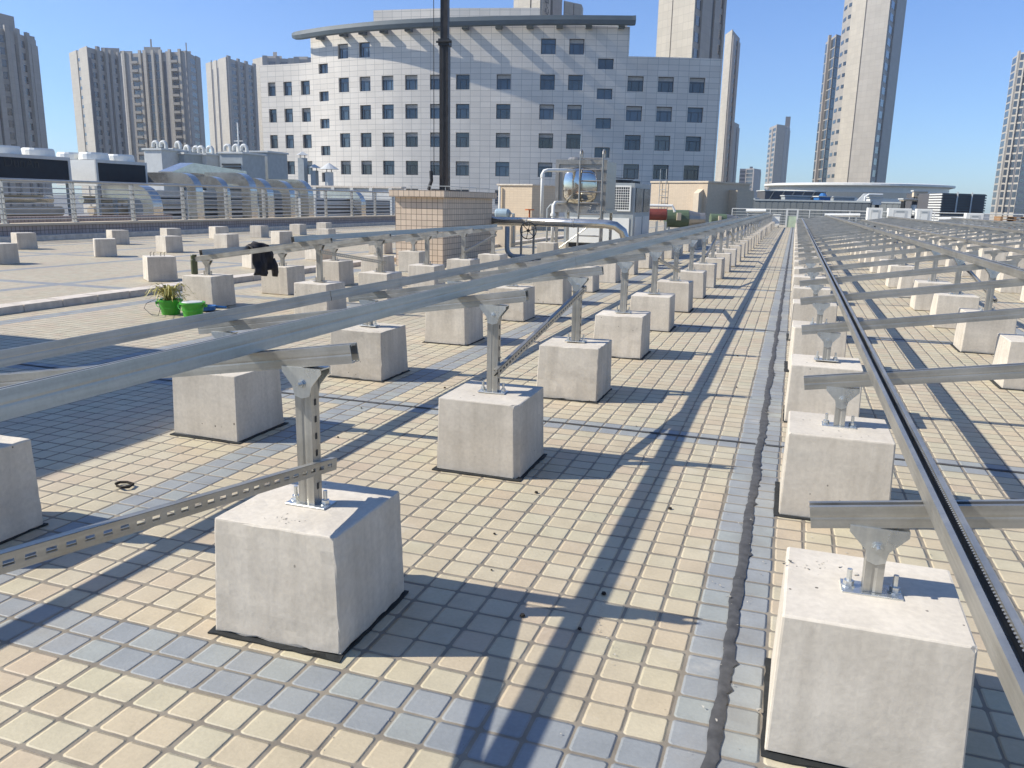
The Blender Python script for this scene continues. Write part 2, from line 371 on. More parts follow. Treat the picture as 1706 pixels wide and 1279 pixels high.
# stair penthouse beside the roof, outside the picture: its shade falls across the tiles
sp_ = empty('stair_penthouse', (-9, 1.4, 0), 0, 'cream tiled stair penthouse whose shade falls on the tiles', 'building')
box(-2.0, 2.25, -2.2, 2.3, 0, 3.05).build('wall', M['btile'], sp_, autouv=True); box(-2.1, 2.32, -2.3, 2.38, 3.052, 3.2).build('roof', M['lgrey'], sp_)

# ------------------------------------------------------------------ concrete blocks
BH = .3425
def block_mesh(seed, chip=None, h=BH):
    h = h+random.Random(seed+50).uniform(-.006, .006)
    rng = random.Random(seed); bm = bmesh.new(); bmesh.ops.create_cube(bm, size=1)
    for v in bm.verts:
        t = .0 if v.co.z < 0 else .008
        v.co = Vector((v.co.x*(.4-2*t)+rng.uniform(-.004, .004), v.co.y*(.4-2*t)+rng.uniform(-.004, .004), (v.co.z+.5)*h+(rng.uniform(-.004, .004) if v.co.z > 0 else .006)))
    if chip:
        es = [e for e in bm.edges if all(abs(v.co.x-chip[0]*.19) < .03 and abs(v.co.y-chip[1]*.19) < .03 for v in e.verts)]
        bmesh.ops.bevel(bm, geom=es, offset=.022, segments=1, affect='EDGES')
    if seed > 1:                                          # a knocked-off corner or two
        for v in rng.sample([v for v in bm.verts if v.co.z > .1], 2 if seed % 3 == 0 else 1):
            if v.is_valid: bmesh.ops.bevel(bm, geom=[v], offset=rng.uniform(.008, .022), segments=1, affect='VERTICES')
    bmesh.ops.bevel(bm, geom=list(bm.edges), offset=.0055, segments=2, affect='EDGES', profile=.5)
    for _ in range(0 if seed > 1 else 2):
        bmesh.ops.subdivide_edges(bm, edges=[e for e in bm.edges if e.calc_length() > .06], cuts=2, use_grid_fill=True)
    for v in bm.verts:
        if v.co.z < .012: v.co.z = max(0.0, v.co.z + rng.uniform(-.006, .004))
        v.co += Vector((rng.gauss(0, 1), rng.gauss(0, 1), rng.gauss(0, 1)))*.0007
    me = bpy.data.meshes.new('concrete_block'); bm.to_mesh(me); bm.free(); me.materials.append(M['conc'])
    me.polygons.foreach_set('use_smooth', [False]*len(me.polygons)); return me
BM = [block_mesh(k, c) for k, c in enumerate([None, None, None, (1, 1), None, (-1, 1), None, None, (1, -1), None, None])]
BLOCK_G = 'concrete ballast blocks set out in rows'
def block(x, y, rz=0, label='', mesh=None, mat_=False, words=None, group=BLOCK_G):
    o = bpy.data.objects.new('concrete_block', mesh or random.choice(BM)); COL.objects.link(o)
    o.location = (x, y, .0); o.rotation_euler = (0, 0, rz + random.choice((0, pi/2, pi, -pi/2)) + random.uniform(-.012, .012))
    tag(o, label, 'block', group)
    return o
def mat_mesh(seed):
    rng = random.Random(seed); m = MB(); n = 12; pts = []
    e = .2145
    cor = [(-e, -e), (e, -e), (e, e), (-e, e)]
    for i in range(4):
        a, b = cor[i], cor[(i+1) % 4]
        for k in range(n):
            t = k/n; pts.append((a[0]+(b[0]-a[0])*t+rng.gauss(0, .002), a[1]+(b[1]-a[1])*t+rng.gauss(0, .002), .004+abs(rng.gauss(0, .0025))))
    N_ = len(pts); inner = [(p[0]*.9, p[1]*.9, .0045) for p in pts]
    for i in range(N_):
        j = (i+1) % N_
        m.face([(pts[i][0], pts[i][1], .001), (pts[j][0], pts[j][1], .001), pts[j], pts[i]]); m.face([pts[i], pts[j], inner[j], inner[i]])
    m.face(inner); return m.mesh('rubber_mat', M['rubber'], merge=True)
MATM = [mat_mesh(s) for s in range(4)]
def mat_under(x, y, label, dx=0, dy=0, rz=0):
    o = bpy.data.objects.new('rubber_mat', random.choice(MATM)); COL.objects.link(o); o.location = (x+dx, y+dy, .0); o.rotation_euler = (0, 0, rz)
    return tag(o, label, 'mat', 'black rubber mats under the blocks')

# ------------------------------------------------------------------ steel profiles
def channel(w, h, t=.0025, lip=.0115, drop=.007, groove=.004):
    """open strut, back at y=0, open lips at y=h, as one closed outline (right, up)"""
    a = w/2
    o = [(-a, 0), (-.006, 0), (0, groove), (.006, 0), (a, 0), (a, h*.42), (a-.0006, h*.5), (a, h*.58), (a, h), (a-lip, h), (a-lip, h-drop), (a-lip+t, h-drop), (a-lip+t, h-t), (a-t, h-t),
         (a-t, h*.6), (a-t-.0006, h*.5), (a-t, h*.4), (a-t, t), (.006, t), (0, groove+t), (-.006, t), (-a+t, t), (-a+t, h*.4), (-a+t+.0006, h*.5), (-a+t, h*.6), (-a+t, h-t), (-a+lip-t, h-t), (-a+lip-t, h-drop), (-a+lip, h-drop), (-a+lip, h), (-a, h), (-a, h*.58), (-a+.0006, h*.5), (-a, h*.42)]
    return o
def cap_safe(m, prof, a, b, up=Vector((0, 0, 1))):
    """channel swept a->b without n-gon caps over the hollow: annular outline is already thin"""
    return m.extrude(prof, a, b, up, True, True)
SLOPE = math.atan(.153)
def slotted(length, w, depth, hole=(.022, .009), pitch=.041, t=.0025):
    """slotted brace: perforated back web (x along, z across, faces -y) with two flanges; local origin at its start"""
    m = MB(); n = int(length/pitch); off = (length-n*pitch)/2; hl, hh = hole
    def quad(x0, x1, z0, z1):
        m.face([(x0, 0, z0), (x1, 0, z0), (x1, 0, z1), (x0, 0, z1)]); m.face([(x0, t, z0), (x0, t, z1), (x1, t, z1), (x1, t, z0)])
    quad(0, length, -w/2, -hh/2); quad(0, length, hh/2, w/2); x = 0
    for i in range(n):
        c = off+(i+.5)*pitch; quad(x, c-hl/2, -hh/2, hh/2)
        xa, xb = c-hl/2, c+hl/2
        for q in (((xa, -hh/2), (xb, -hh/2)), ((xb, -hh/2), (xb, hh/2)), ((xb, hh/2), (xa, hh/2)), ((xa, hh/2), (xa, -hh/2))):
            (p0, p1) = q; m.face([(p0[0], 0, p0[1]), (p1[0], 0, p1[1]), (p1[0], t, p1[1]), (p0[0], t, p0[1])])
        x = xb
    quad(x, length, -hh/2, hh/2)
    m.box(0, length, t, depth, -w/2, -w/2+t); m.box(0, length, t, depth, w/2-t, w/2)
    m.box(0, length, depth-t, depth, -w/2+t, -w/2+.009); m.box(0, length, depth-t, depth, w/2-.009, w/2-t)
    return m

# post prototypes (origin on the block top)
def hexnut(m, c, r=.011, h=.009, ax='z'):
    m.lathe([(r, 0), (r, h)], c, 6, ax); return m
def post_proto(H, width, detail=True):
    """H: height of the bracket's top above the block"""
    root = bpy.data.objects.new('support_post', None); COL.objects.link(root)
    w, d = width, .041
    m = MB(); prof = [(x, y-d/2) for x, y in channel(w, d, .003, .010, .006, .0022)]
    m.extrude(prof, (0, 0, .007), (0, 0, H-.022), Vector((0, 1, 0)))
    # a few slots on the sides, as dark inlays standing 1 mm proud
    n0 = len(m.f)
    if detail:                                            # dark slots on the sides, 1 mm proud
        z = .05
        while z < H-.06:
            m.box(w/2+.0005, w/2+.0015, -.004, .004, z, z+.018); z += .05
    u_ = m.build('upright', M['galv'], root); u_.data.materials.append(M['dark'])
    for i, f in enumerate(u_.data.polygons): f.material_index = 1 if i >= n0 else 0
    pl = box(-.066, .066, -.034, .034, 0, .006).build('base_plate', M['galvb'], root); bevel(pl, .0012, 1)
    br = MB(); tw = .063; h = .088; bw = w/2+.004
    for s in (-1, 1):
        y0 = s*(d/2+.001); y1 = s*(d/2+.0045); a, b = sorted((y0, y1))
        out = [(-tw, H), (tw, H), (tw, H-.014), (bw, H-h*.62), (bw*.8, H-h*.92), (0, H-h), (-bw*.8, H-h*.92), (-bw, H-h*.62), (-tw, H-.014)]
        vs = [(x, a, z) for x, z in out]+[(x, b, z) for x, z in out]; n = len(out)
        br.raw(vs, [tuple(range(n)), tuple(range(2*n-1, n-1, -1))]+[(k, n+k, n+(k+1) % n, (k+1) % n) for k in range(n)])
    br.box(-tw, tw, -d/2-.004, d/2+.004, H-.0035, H+.0005)
    br.build('bracket', M['galvb'], root)
    bo = MB(); hexnut(bo, (0, -d/2-.0045-.008, H-.045), .011, .008, 'y'); bo.lathe([(.005, -.012), (.005, .0)], (0, -d/2-.0125, H-.045), 8, 'y'); bo.lathe([(.014, 0), (.014, .002)], (0, -d/2-.0065, H-.045), 12, 'y')
    bo.build('bolt', M['galvb'], root)
    for s in (-1, 1):
        a = MB(); a.lathe([(.006, 0), (.006, .042)], (s*.050, 0, .006), 8); hexnut(a, (s*.050, 0, .009), .012, .011); a.lathe([(.015, 0), (.015, .0025)], (s*.050, 0, .0062), 12)
        a.build('anchor_bolt', M['galvb'], root)
    return root
def post_simple(H, width):
    m = MB(); w, d = width, .041
    m.box(-w/2, w/2, -d/2, d/2, .006, H-.02); m.box(-.066, .066, -.034, .034, 0, .006)
    for s in (-1, 1):
        y = s*(d/2+.002); tw = .063
        m.raw([(-tw, y-.0015, H), (tw, y-.0015, H), (w/2, y-.0015, H-.06), (-w/2, y-.0015, H-.06), (-tw, y+.0015, H), (tw, y+.0015, H), (w/2, y+.0015, H-.06), (-w/2, y+.0015, H-.06)], [(0, 1, 2, 3), (7, 6, 5, 4), (0, 4, 5, 1), (1, 5, 6, 2), (2, 6, 7, 3), (3, 7, 4, 0)])
    m.box(-tw, tw, -.024, .024, H-.003, H)
    for s in (-1, 1): m.lathe([(.008, 0), (.008, .04)], (s*.05, 0, .006), 6)
    return m.mesh('support_post', M['galv'])
PROTO = {}
def post(x, y, tall, label, near, top):
    key = (tall, round(top, 3), near)
    if key not in PROTO:
        w_ = .052 if tall else .041
        PROTO[key] = [post_proto(top-BH, w_) if near else post_simple(top-BH, w_), False]
    src, was = PROTO[key]
    if near: o = copy_tree(src) if was else src
    else: o = bpy.data.objects.new('support_post', src); COL.objects.link(o)
    PROTO[key][1] = True
    o.location = (x, y, BH+.001); o.rotation_euler = (0, 0, random.uniform(-.02, .02))
    return tag(o, label, 'post', 'galvanised posts standing on the blocks')

RH = .052
def rafter_mesh(L, simple=False):
    m = MB()
    if simple: m.box(0, L, -.0205, .0205, 0, RH)
    else: m.extrude(channel(.041, RH), (0, 0, 0), (L, 0, 0))
    return m.mesh('rafter', M['galvx'])
RAFM = {}
def rafter(xlow, y, L, zbot, label, simple):
    """zbot: height of the underside at xlow"""
    k = (round(L, 3), simple)
    if k not in RAFM: RAFM[k] = rafter_mesh(L, simple)
    o = bpy.data.objects.new('rafter', RAFM[k]); COL.objects.link(o); o.location = (xlow, y, zbot); o.rotation_euler = (0, -SLOPE, 0)
    return tag(o, label, 'rafter', 'sloping rafters of the frames')
def tooth_strip(m, x, z, y0, y1, s):
    """the notched inner lip of an open strut"""
    n = int((y1-y0)/.012)
    for i in range(n):
        a = y0+(y1-y0)*i/n; b = a+.006
        m.face([(x, a, z), (x, b, z), (x+s*.0032, b, z-.001), (x+s*.0032, a, z-.001)])
PUH = .060
def purlin(x, y0, y1, zc, label, teeth=False, simple=False):
    """a strut along Y, resting on the rafters at height zc (top of rafter under its middle), tilted with the slope"""
    m = MB(); L = y1-y0
    if simple: m.box(-.0205, .0205, 0, L, 0, PUH)
    else: m.extrude(channel(.041, PUH), (0, 0, 0), (0, L, 0))
    if teeth:
        tooth_strip(m, -.009, PUH-.006, 0, min(L, 4.5), 1); tooth_strip(m, .009, PUH-.006, 0, min(L, 4.5), -1)
    o = m.build('purlin', M['galvy']); o.location = (x, y0, zc+.0012); o.rotation_euler = (0, -SLOPE, 0)
    return tag(o, label, 'purlin', 'long purlins lying across the rafters')
def brace(x, ya, za, yb, zb, label, fine=True):
    L = math.hypot(yb-ya, zb-za)
    if fine: m = slotted(L, .035, .022, (.024, .0105), .043)
    else: m = MB().box(0, L, 0, .022, -.02, .02)
    o = m.build('diagonal_brace', M['galvx'], fixn=False)
    ang = math.atan2(zb-za, yb-ya)
    o.matrix_world = Matrix.Translation((x, ya, za)) @ Matrix.Rotation(pi/2, 4, 'Z') @ Matrix.Rotation(-ang, 4, 'Y')
    if True:                                              # web faces the aisle (+X)
        o.matrix_world = Matrix.Translation((x, ya, za)) @ Matrix(((0, -1, 0, 0), (cos(ang), 0, -sin(ang), 0), (sin(ang), 0, cos(ang), 0), (0, 0, 0, 1)))
    return tag(o, label, 'brace', 'slotted diagonal braces between posts')

def array(xl, xh, ys_l, ys_h, names, near_y, pur_y, braces=(), seg=6.2, seam0=None, low_from=0, high_from=0, xhp=None, kbase=1, mats=0, teeth=False, fine_y=14, lift=.011, xlp=None):
    """one tilted frame: low row on short posts at xl, high row on tall posts at xh"""
    nl, nh, np_ = names
    num = lambda k, start: k-start+(kbase if start == 0 else 1)
    ed = lambda n, s: s if n > 0 else s.replace(ordn(1), 'unseen', 1)
    zbot = lambda x: .475+lift+.153*(x-(xl-.146))
    for k, (a, b) in enumerate(zip(ys_l, ys_h)):
        n = num(k, low_from); nb = num(k, high_from); nr = num(k, min(low_from, high_from))
        if k >= low_from:
            block(xl, a, 0, ed(n, '%s concrete block from the near end of %s' % (ordn(n), nl)))
            post(xl, a, False, ed(n, 'short steel post on the %s block of %s' % (ordn(n), nl)), a < near_y, zbot(xl)-.0015)
        if k >= high_from:
            block(xh, b, 0, ed(nb, '%s concrete block from the near end of %s' % (ordn(nb), nh)))
            post(xh, b, True, ed(nb, 'tall steel post on the %s block of %s' % (ordn(nb), nh)), b < near_y, zbot(xh)-.0015)
        if k < mats:
            for (x, y, nn, n_, on) in ((xl, a, nl, n, k >= low_from), (xh, b, nh, nb, k >= high_from)):
                if not on: continue
                mat_under(x, y, ed(n_, 'black mat under the %s block of %s' % (ordn(n_), nn)), random.uniform(-.008, .008), -.006)
        if k >= min(low_from, high_from):
            x0 = xl-.146; L = (xh+.16-x0)/cos(SLOPE); zb = zbot(x0)
            # underside touches the tall bracket's high edge and the short one
            r = rafter(x0, a, L, zb, ed(nr, 'sloping steel rafter over the %s post pair of %s' % (ordn(nr), np_)), a > fine_y)
            if abs(b-a) > .01: r.rotation_euler = (0, -SLOPE, math.atan2(b-a, xh-xl))
    zt = lambda x: zbot(x) + RH/cos(SLOPE)
    for kind, x in (('lower', xlp if xlp else xl+.06), ('upper', xhp if xhp else xh-.2)):
        y = pur_y[0]; i = 1
        y1 = seam0[kind] if seam0 and kind in seam0 else y+seg
        while y < pur_y[1]-.3:
            e = min(y1, pur_y[1])
            purlin(x, y, e-.008, zt(x), '%s length of %s purlin along %s' % (ordn(i), kind, np_), teeth and kind == 'lower' and i == 1, y > 18)
            y = e; y1 = e+seg; i += 1
    for (kb_, kt) in braces:
        yb, yt = (ys_h[kb_] if kb_ >= 0 else ys_h[0]-1.5425), (ys_h[kt] if kt >= 0 else ys_h[0]-1.5425)
        s = 1 if yt > yb else -1
        brace(xh+.048, yb-s*.07, BH+.108, yt+s*.04, zbot(xh)-.07, 'slotted brace rising from the %s post of %s' % (ordn(num(kb_, high_from)), nh), min(yb, yt) < fine_y+4)

D_ = 1.5425
Y0 = 1.929
NL = 32
ys = [Y0+D_*k for k in range(-1, NL)]
array(-2.757, -1.264, ys, ys, ('the aisle frame low row', 'the aisle frame tall row', 'the aisle frame'), 13, (-.6, Y0+D_*(NL-1)+.5),
      braces=[(1, 0), (2, 3), (6, 5), (8, 9), (12, 11), (14, 15), (18, 17), (20, 21)], seam0={'upper': 5.52, 'lower': 4.4}, xhp=-1.428, kbase=0, mats=8, high_from=0, lift=.028)
XR = [(.246, 1.68), (3.25, 4.70), (6.20, 7.68), (9.2, 10.7)]
NR = 30
ysr = [Y0+D_*k for k in range(-1, NR)]
R_names = [('the joint-side frame low row', 'the joint-side frame tall row', 'the joint-side frame'),
           ('the second field frame low row', 'the second field frame tall row', 'the second field frame'),
           ('the third field frame low row', 'the third field frame tall row', 'the third field frame'),
           ('the fourth field frame low row', 'the fourth field frame tall row', 'the fourth field frame')]
RIGHT = .245
for i, (xl, xh) in enumerate(XR):
    kl = max(0, int((xl/RIGHT-1.2-Y0)/D_)); kh = max(0, int((xh/RIGHT-1.2-Y0)/D_))
    if i == 0: kl = 0
    y0 = max(-.9, xl/RIGHT-3.4)
    array(xl, xh, ysr, ysr, R_names[i], 12 if i == 0 else 0, (y0, Y0+D_*(NR-1)+.45), braces=[(5, 6), (9, 10), (13, 14), (17, 18)] if i == 0 else [(11, 12), (15, 16), (20, 21)] if i == 1 else [(22, 23)],
          xhp=xh-.14, xlp=xl+.104, kbase=0, low_from=kl if kl > 0 else 0, high_from=kh, mats=6 if i == 0 else 0, teeth=i == 0, fine_y=13 if i == 0 else 0)

# third frame, by the cream tiled shaft
lo3 = [7.52, 8.95, 10.2, 11.5, 12.8]; hi3 = [7.5, 8.85, 10.2, 11.5, 12.8]
array(-6.15, -4.70, lo3, hi3, ('the short frame low row', 'the short frame tall row', 'the short frame by the tiled shaft'), 0, (7.36, 13.6),
      braces=[(1, 0), (3, 4)], xhp=-4.92, kbase=1, fine_y=20)

# bare blocks waiting in the open field: x, y, turn in degrees
BF = [(-12.75, 10.4, -10, 'by the kerb at the picture edge'), (-15.65, 13.35, -24, 'standing alone before the tiled parapet'), (-12.72, 12.62, -42, 'showing one broad shaded face'),
      (-15.55, 15.85, -25, 'half hidden behind the broad-faced block'), (-8.60, 9.5, -38, 'just behind the short frame, with wire loops'), (-12.65, 14.3, -18, 'in the middle of the open field'),
      (-15.5, 17.6, -22, 'peeping over the mid-field block'), (-12.5, 16.0, -4, 'with a smaller block peeping over it'), (-15.4, 19.4, -24, 'third along the parapet row'),
      (-15.2, 21.0, 0, 'squarely lit, fourth along the parapet row'), (-12.5, 18.2, -22, 'cut off by the upper end of the short frame'), (-15.3, 23.2, 0, 'fifth along the parapet row'),
      (-15.8, 25.6, 0, 'last before the cream tiled shaft'), (-8.75, 12.0, -30, 'behind the olive flask'), (-8.9, 14.2, -10, 'below the short frame, beyond the jacket'), (-12.6, 20.5, 0, 'low behind the frame near the tiled shaft'), (-8.8, 16.6, 0, 'between the frame and the tiled shaft')]
for x, y, a, w in BF:
    block(x, y, 0, 'bare concrete block ' + w, group='bare blocks in the open field').rotation_euler = (0, 0, radians(a))
wl = MB()
for dx in (-.07, -.03, .05, .09):
    wl.tube([(-8.60+dx, 9.45+dx*.6, BH-.01), (-8.60+dx, 9.45+dx*.6, BH+.055), (-8.59+dx, 9.47+dx*.6, BH+.06)], .004, 6)
tag(wl.build('wire_loop', M['dark']), 'bent reinforcing wires sticking out of the bare block top', 'wire', None)

# crumbs of concrete and grit on blocks and tiles
cr = MB(); rng = random.Random(3)
def crumb(x, y, z, r):
    k = [Vector((x, y, z+r*.3))+Vector((rng.uniform(-1, 1), rng.uniform(-1, 1), rng.uniform(-.3, .7)))*r for _ in range(5)]
    cr.raw(k, [(0, 1, 2), (0, 2, 3), (0, 3, 1), (1, 2, 4), (2, 3, 4), (3, 1, 4)])
for cx, cy in ((.14, 2.02), (.10, 1.99), (.17, 2.06), (-1.28, 1.82), (-1.24, 1.80), (.12, 3.5)):
    for _ in range(9): crumb(cx+rng.gauss(0, .022), cy+rng.gauss(0, .018), BH+.002, rng.uniform(.0012, .004))
for _ in range(4): crumb(.12+rng.gauss(0, .03), 2.03+rng.gauss(0, .02), BH+.002, .008)
for _ in range(260):
    y = rng.uniform(1.3, 7); x = rng.uniform(-.72*y, .1+.2*y); crumb(x, y, .003, rng.uniform(.0015, .005))
for _ in range(50): crumb(-.07+rng.gauss(0, .05), rng.uniform(1.4, 6), .006, rng.uniform(.002, .006))
for k in range(70):
    t = k/69; q = at(985+35*t+10*sin(t*9), 980+125*t, Z=0); crumb(q.x+rng.gauss(0, .006), q.y+rng.gauss(0, .006), .004, rng.uniform(.001, .0035))
for px, py in ((1217, 998), (1252, 868), (1262, 1190), (1213, 1000)):
    q = at(px, py, Z=0); crumb(q.x, q.y, .006, .009)
tag(cr.build('grit', plain('grit_stone', (.38, .36, .33), .9, 0, .5, 30)), kind='stuff')
dc = MB()
for _ in range(34):
    y = rng.uniform(2.0, 8); x = rng.uniform(-.85*y, -.2); cr2 = rng.uniform(.004, .010)
    dc.lathe([(cr2, 0), (cr2*.8, cr2*.7)], (x, y, .003), 5)
dc.tube([at(192, 806, Z=.01), at(200, 803, Z=.012), at(212, 803, Z=.014), at(222, 806, Z=.012), at(215, 811, Z=.012), at(203, 812, Z=.014), at(195, 809, Z=.012)], .006, 6)
tag(dc.build('dark_litter', M['soil']), kind='stuff')


# ------------------------------------------------------------------ curved stone office block
PLAN = [(436, 110.5), (505, 108.0), (570, 104.6), (660, 101.6), (770, 99.8), (915, 98.6), (1060, 98.5), (1197, 98.9)]
def depth_at(px):
    for (a, da), (b, db) in zip(PLAN, PLAN[1:]):
        if px <= b or b == 1197:
            i = PLAN.index((a, da)); t = (px-a)/(b-a)
            p0 = PLAN[max(i-1, 0)]; p3 = PLAN[min(i+2, len(PLAN)-1)]
            m1 = (db-p0[1])/(b-p0[0])*(b-a); m2 = (p3[1]-da)/(p3[0]-a)*(b-a)
            return (2*t**3-3*t*t+1)*da+(t**3-2*t*t+t)*m1+(-2*t**3+3*t*t)*db+(t**3-t*t)*m2
PX = [436+(1197-436)*i/160 for i in range(161)]
PP = [at(x, 185, D=depth_at(x)).xy for x in PX]
UU = [0]
for a, b in zip(PP, PP[1:]): UU.append(UU[-1]+(b-a).length)
def interp(x, xs, ys):
    for i in range(len(xs)-1):
        if x <= xs[i+1] or i == len(xs)-2:
            t = (x-xs[i])/(xs[i+1]-xs[i]); return ys[i]+(ys[i+1]-ys[i])*t
def u_of(px): return interp(px, PX, UU)
def pos_u(u): return interp(u, UU, PP)
def nrm_u(u):
    t = (pos_u(min(u+.6, UU[-1]))-pos_u(max(u-.6, 0))).normalized(); return Vector((t.y, -t.x))
ROOF_W, ROOF_C = 17.55, 20.7
cols = [(447.8, 460.6), (473.6, 487.7), (502.6, 517.5), (565.3, 582.4), (599.9, 618), (636.6, 656), (675.1, 695.9), (716.3, 737.5), (759.4, 782), (826.6, 850), (898.4, 922.8), (944.9, 969.6), (1043.2, 1069.8), (1093.7, 1119.8), (1145.6, 1171.6)]
rows = [(13.76, 15.43), (10.5, 12.17), (7.28, 8.95), (4.02, 5.67), (.75, 2.4)]
stairs = [(532.9, 548.3), (993.2, 1018.8)]; srows = [(16.1, 17.25), (12.85, 14.0), (9.6, 10.75), (6.35, 7.5), (3.1, 4.25)]
holes = []
for i, (a, b) in enumerate(cols):
    for r in rows: holes.append((u_of(a), u_of(b), r[0], r[1], 'w'))
    if i in (3, 4, 10, 11): holes.append((u_of(a), u_of(b), 17.62, 19.3, 'w'))
for a, b in stairs:
    for r in srows: holes.append((u_of(a), u_of(b), r[0], r[1], 's'))
UC0, UC1 = u_of(521), u_of(1043)
ue = sorted(set([round(x, 4) for h in holes for x in h[:2]]+[round(x, 4) for x in UU[::4]]+[round(UC0, 4), round(UC1, 4), round(UU[-1], 4)]))
ue = [x for i, x in enumerate(ue) if i == 0 or x-ue[i-1] > .002]
ve = sorted(set([-24, ROOF_W, ROOF_C]+[x for h in holes for x in h[2:4]]))
office = empty('office_block', (PP[80].x, PP[80].y, -24), 0, 'pale curved stone office block with square windows and a swooping roof canopy', 'building')
OFF = -Vector(office.location)
wm = MB(); RD = .38
def wp(u, v, d=0):
    p = pos_u(u); n = nrm_u(u); return Vector((p.x+n.x*d, p.y+n.y*d, v))+OFF
for a, b in zip(ue, ue[1:]):
    for c, d in zip(ve, ve[1:]):
        uc, vc = (a+b)/2, (c+d)/2
        if vc > ROOF_W and not (UC0 < uc < UC1): continue
        if any(h[0] < uc < h[1] and h[2] < vc < h[3] for h in holes): continue
        wm.face([wp(a, c), wp(b, c), wp(b, d), wp(a, d)], [(a, c), (b, c), (b, d), (a, d)])
for a, b, c, d, _ in holes:
    for (p, q) in (((a, c), (b, c)), ((b, c), (b, d)), ((b, d), (a, d)), ((a, d), (a, c))):
        wm.face([wp(*p), wp(*p, -RD), wp(*q, -RD), wp(*q)], [(.2, .2)]*4)
def back(u, k=16): p = pos_u(u); return Vector((p.x+EF.x*k, p.y+EF.y*k))
def side(u, z0, z1):
    p = pos_u(u); q = back(u); L = 16
    wm.face([Vector((p.x, p.y, z0))+OFF, Vector((q.x, q.y, z0))+OFF, Vector((q.x, q.y, z1))+OFF, Vector((p.x, p.y, z1))+OFF], [(0, z0), (L, z0), (L, z1), (0, z1)])
side(0, -24, ROOF_W); side(UU[-1], -24, ROOF_W); side(UC0, ROOF_W, ROOF_C); side(UC1, ROOF_W, ROOF_C)
wm.build('wall', M['fac'], office, fixn=False)
rf = MB()
for u0, u1, z in ((0, UC0, ROOF_W-.3), (UC0, UC1, ROOF_C-.3), (UC1, UU[-1], ROOF_W-.3)):
    k = 14; us = [u0+(u1-u0)*i/k for i in range(k+1)]
    for a, b in zip(us, us[1:]):
        rf.face([Vector((*pos_u(a), z))+OFF, Vector((*pos_u(b), z))+OFF, Vector((*back(b), z))+OFF, Vector((*back(a), z))+OFF])
rf.build('roof', M['lgrey'], office)
WMESH = {}
def window(u0, u1, z0, z1, kind, parent):
    w, h = u1-u0, z1-z0; key = (round(w, 1), round(h, 1), kind)
    if key not in WMESH:
        m = MB(); f = .055; W2, H2 = w/2, h/2
        m.box(-W2, W2, -.05, .03, -H2, -H2+f); m.box(-W2, W2, -.05, .03, H2-f, H2); m.box(-W2, -W2+f, -.05, .03, -H2+f, H2-f); m.box(W2-f, W2, -.05, .03, -H2+f, H2-f)
        if kind == 'w':
            zt = H2-h*.33; m.box(-W2+f, W2-f, -.045, .028, zt-.025, zt+.025)
            for x in (-w*.22, w*.24): m.box(x-.025, x+.025, -.042, .026, -H2+f, zt-.025)
        else: m.box(-.02, .02, -.045, .028, -H2+f, H2-f)
        p = MB(); p.face([(-W2+.02, 0, -H2+.02), (W2-.02, 0, -H2+.02), (W2-.02, 0, H2-.02), (-W2+.02, 0, H2-.02)])
        bl = MB(); bl.box(-W2+.06, W2-.06, -.03, -.012, H2-h*.26, H2-.06)
        WMESH[key] = (m.mesh('window', M['frame']), p.mesh('pane', M['glass'], fixn=False), bl.mesh('blind', M['blind']))
    fm, pm, blm = WMESH[key]
    uc = (u0+u1)/2; n = nrm_u(uc); q = wp(uc, (z0+z1)/2, -RD+.06)
    o = bpy.data.objects.new('window', fm); COL.objects.link(o); o.parent = parent; o.location = q; o.rotation_euler = (0, 0, math.atan2(n.x, -n.y))
    g_ = bpy.data.objects.new('pane', pm); COL.objects.link(g_); g_.parent = o
    g_.rotation_euler = (random.uniform(-.012, .012), 0, random.uniform(-.03, .03))
    if kind == 'w' and random.random() < .45:
        b_ = bpy.data.objects.new('blind', blm); COL.objects.link(b_); b_.parent = o
for h in holes: window(*h, office)
# canopy on brackets
cn = MB(); K = 60; ring = []
ua, ub = u_of(521), u_of(1043)
for i in range(K+1):
    t = i/K; u = ua+(ub-ua)*t
    ring.append((u, t))
prof = lambda s: [(.92, 20.30), (1.22*s, 20.00), (1.44*s, 20.12), (1.54*s, 20.55), (1.44*s, 21.02), (.92, 20.44)]
secs = []
pl0 = pos_u(ua); tl = (pos_u(ua+.5)-pl0).normalized()
for j, ext in enumerate((2.25, 2.0, 1.3, .6)):                 # rounded free end past the corner
    nn = nrm_u(ua); k = (0.28, .6, .88, .97)[j]
    secs.append([Vector((pl0.x-tl.x*ext+nn.x*(d*k+.75*(1-k)), pl0.y-tl.y*ext+nn.y*(d*k+.75*(1-k)), 20.78+(z-20.78)*k)) for d, z in prof(.95)])
for u, t in ring:
    n = nrm_u(u); p = pos_u(u); secs.append([Vector((p.x+n.x*d, p.y+n.y*d, z+.55*t)) for d, z in prof(1.0+.12*sin(pi*t))])
pr = pos_u(ub); tr = (pr-pos_u(ub-.5)).normalized(); nn = nrm_u(ub)
secs.append([Vector((pr.x+tr.x*(.1+.2*d)+nn.x*d*1.02, pr.y+tr.y*(.1+.2*d)+nn.y*d*1.02, z+.58)) for d, z in prof(1.0)])
n6 = 6; vs = [p+OFF for s in secs for p in s]
cn.raw(vs, [(i*n6+k, i*n6+(k+1) % n6, (i+1)*n6+(k+1) % n6, (i+1)*n6+k) for i in range(len(secs)-1) for k in range(n6)]+[tuple(range(n6)), tuple(range((len(secs)-1)*n6+n6-1, (len(secs)-1)*n6-1, -1))])
cn.build('canopy', M['canopy'], office, smooth=False)
